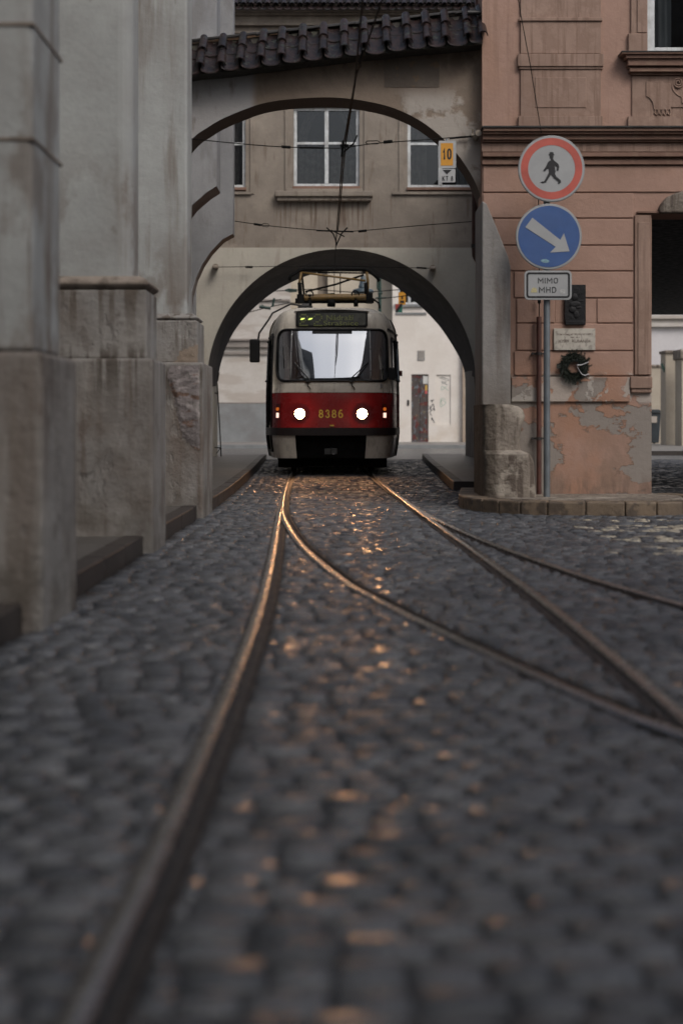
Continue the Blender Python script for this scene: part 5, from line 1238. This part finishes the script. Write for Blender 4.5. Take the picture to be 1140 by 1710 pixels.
for i, (pts, lb) in enumerate((([(365, 535), (440, 515), (485, 505)], 'thin far wire sloping up left of the tram roof, lowest of the far wires'), ([(440, 487), (520, 483), (600, 489), (700, 481)], 'thin far wire passing level behind the pantograph'), ([(620, 500), (660, 496), (780, 480)], 'thin far wire running right of the green mast'), ([(380, 510), (445, 503), (470, 500)], 'thin far wire with clamps just left of the tram roof'))):
    t = wire('far_wire', [P(x, y_, 44) for x, y_ in pts], .015, lb)
    t['group'] = 'thin wires beyond the tunnel'
    if i in (3,): sub(t, MB().tube([P(433, 512, 44), P(452, 515, 44)], .05, 6).tube([P(437, 509, 44), P(445, 516, 44)], .03, 6).tube([P(455, 512, 44), P(458, 498, 44)], .04, 6).build('clamp', M_gr, None))
    if i == 1: sub(t, MB().tube([P(476, 485, 44), P(482, 483, 44), P(494, 484, 44), P(496, 486, 44), P(484, 487, 44), P(476, 485, 44)], .03, 6).build('tensioner', M_gr, None))
# rod on the tunnel wall
rd = thing('iron_rod', 'thin upright black iron rod with brackets at the left jamb of the tunnel', 'rod', P(368, 765, 34.5))
MB().tube([P(363, 640, 34.5), P(367, 715, 34.5), P(369.5, 764, 34.5)], .016, 6).tube([P(365, 626, 34.5), P(366, 622, 34.5), P(364, 636, 34.5)], .012, 6).build('rod', M_wire, rd)
MB().tube([P(357, 656, 34.5), P(365, 657, 34.5)], .014, 6).tube([P(357, 747, 34.5), P(369, 748, 34.5)], .014, 6).tube([P(362, 757, 34.5), P(368, 748, 34.5)], .01, 6).each('bracket', M_wire, rd)

# ------------------------------------------------------------------ seen through the passage
MB().box(7.5, 30, 41, 66, -.03, .12).build('pavement', M_pave_far)['kind'] = 'structure'
MB().box(7.5, 30, 40.7, 40.99, -.03, .125).build('kerb', M_kerb_l)['kind'] = 'structure'
YR = 60
wh = thing('white_palace', 'white building with a moulded string course seen through the dark passage', 'building', (14, YR, 0))
MB().box(10, 26, YR, YR+.5, 0, 12).build('wall', plaster('cool_white_plaster', (.60, .585, .60), (.55, .535, .55), bump=.2), wh)
mb = MB()
for a, b, d in ((527, 533, .3), (533, 540, .15), (540, 546, .22)): mb.box(10, 26, YR-d, YR, PZ(b, YR), PZ(a, YR))
mb.build('string_course', M_far_grey, wh)
M_yel = plaster('ochre_garden_wall', (.45, .40, .33), (.40, .35, .285), [dict(s=(.8, .8, .4), t=(.5, .65), c=(.33, .28, .22), f=.5)], bump=.3)
gw = thing('garden_wall', 'low cream garden wall behind the bin seen through the passage', 'wall', (12.5, 57, .12))
MB().box(11.5, PX(1112, 57), 57, 57.3, .1, PZ(613, 57)).build('wall', M_yel, gw); MB().box(11.5, PX(1112, 57), 56.93, 57.37, PZ(613, 57), PZ(609, 57)).build('coping', M_guard, gw, bevel=.02)
YQ = 53
gpil = thing('gate_pillar', 'tall cream gate pillar with a stone cap seen through the passage beside the bin', 'gate pillar', (PX(1118, YQ), YQ, .12))
MB().box(PX(1110, YQ), PX(1133, YQ), YQ, YQ+.8, .1, PZ(590, YQ)).build('shaft', M_yel, gpil, bevel=.02); MB().box(PX(1108, YQ), PX(1135, YQ), YQ-.08, YQ+.88, PZ(590, YQ), PZ(585, YQ)).build('cap', M_guard, gpil, bevel=.03)
MB().prism([(PX(1103, YQ), PZ(607, YQ)), (PX(1106, YQ), PZ(606, YQ)), (PX(1110, YQ), PZ(616, YQ)), (PX(1109, YQ), PZ(622, YQ)), (PX(1105, YQ), PZ(614, YQ))], YQ+.05, YQ+.12).build('hinge_bracket', M_gr, gpil)
gpil = thing('gate_pillar', 'second cream gate pillar cut by the right edge of the photo', 'gate pillar', (PX(1145, YQ), YQ, .12))
MB().box(PX(1137, YQ-2), PX(1175, YQ-2), YQ-2, YQ-1, .1, PZ(600, YQ-2)).build('shaft', M_yel, gpil, bevel=.02); MB().box(PX(1134, YQ-2), PX(1178, YQ-2), YQ-2.08, YQ-.9, PZ(600, YQ-2), PZ(583, YQ-2)).build('cap', M_guard, gpil, bevel=.04)
bn = thing('wheelie_bin', 'dark grey wheeled rubbish bin standing by the garden wall', 'bin', (PX(1092, 56), 56, .12))
M_bin = paint('bin_plastic', (.035, .045, .055), .5)
q0, q1 = PX(1083, 55.6), PX(1102, 55.6)
MB().add([(q0+.06, 55.6, .16), (q1-.06, 55.6, .16), (q1-.06, 56.2, .16), (q0+.06, 56.2, .16), (q0, 55.5, 1.32), (q1, 55.5, 1.32), (q1, 56.3, 1.32), (q0, 56.3, 1.32)], [(0,3,2,1),(4,5,6,7),(0,1,5,4),(1,2,6,5),(2,3,7,6),(3,0,4,7)])
mb = MB(); mb.add([(q0+.06, 55.6, .16), (q1-.06, 55.6, .16), (q1-.06, 56.2, .16), (q0+.06, 56.2, .16), (q0, 55.5, 1.32), (q1, 55.5, 1.32), (q1, 56.3, 1.32), (q0, 56.3, 1.32)], [(0,3,2,1),(4,5,6,7),(0,1,5,4),(1,2,6,5),(2,3,7,6),(3,0,4,7)]); mb.build('tub', M_bin, bn, bevel=.03)
MB().prism([(q0-.02, 1.325), (q1+.02, 1.325), (q1-.02, 1.42), (q1-.1, 1.47), (q0+.1, 1.47), (q0+.02, 1.42)], 55.45, 56.35).build('lid', M_bin, bn, bevel=.02)
MB().box(PX(1086, 55.5), PX(1096, 55.5), 55.49, 55.52, .95, 1.2).build('label_plate', M_far_grey, bn)
for xx in (q0+.12, q1-.12): MB().tube([(xx-.03, 56.2, .22), (xx+.03, 56.2, .22)], .1, 14).build('wheel', M_rub, bn)

# ------------------------------------------------------------------ houses behind the camera (they shade the street and show in the windscreen)
o = thing('facing_house', 'tall dull ochre house on the right behind the viewpoint', 'building', (9, -5, 0))
MB().box(5.2, 13, -30, 1.5, 0, 11).build('wall', M_brown, o)
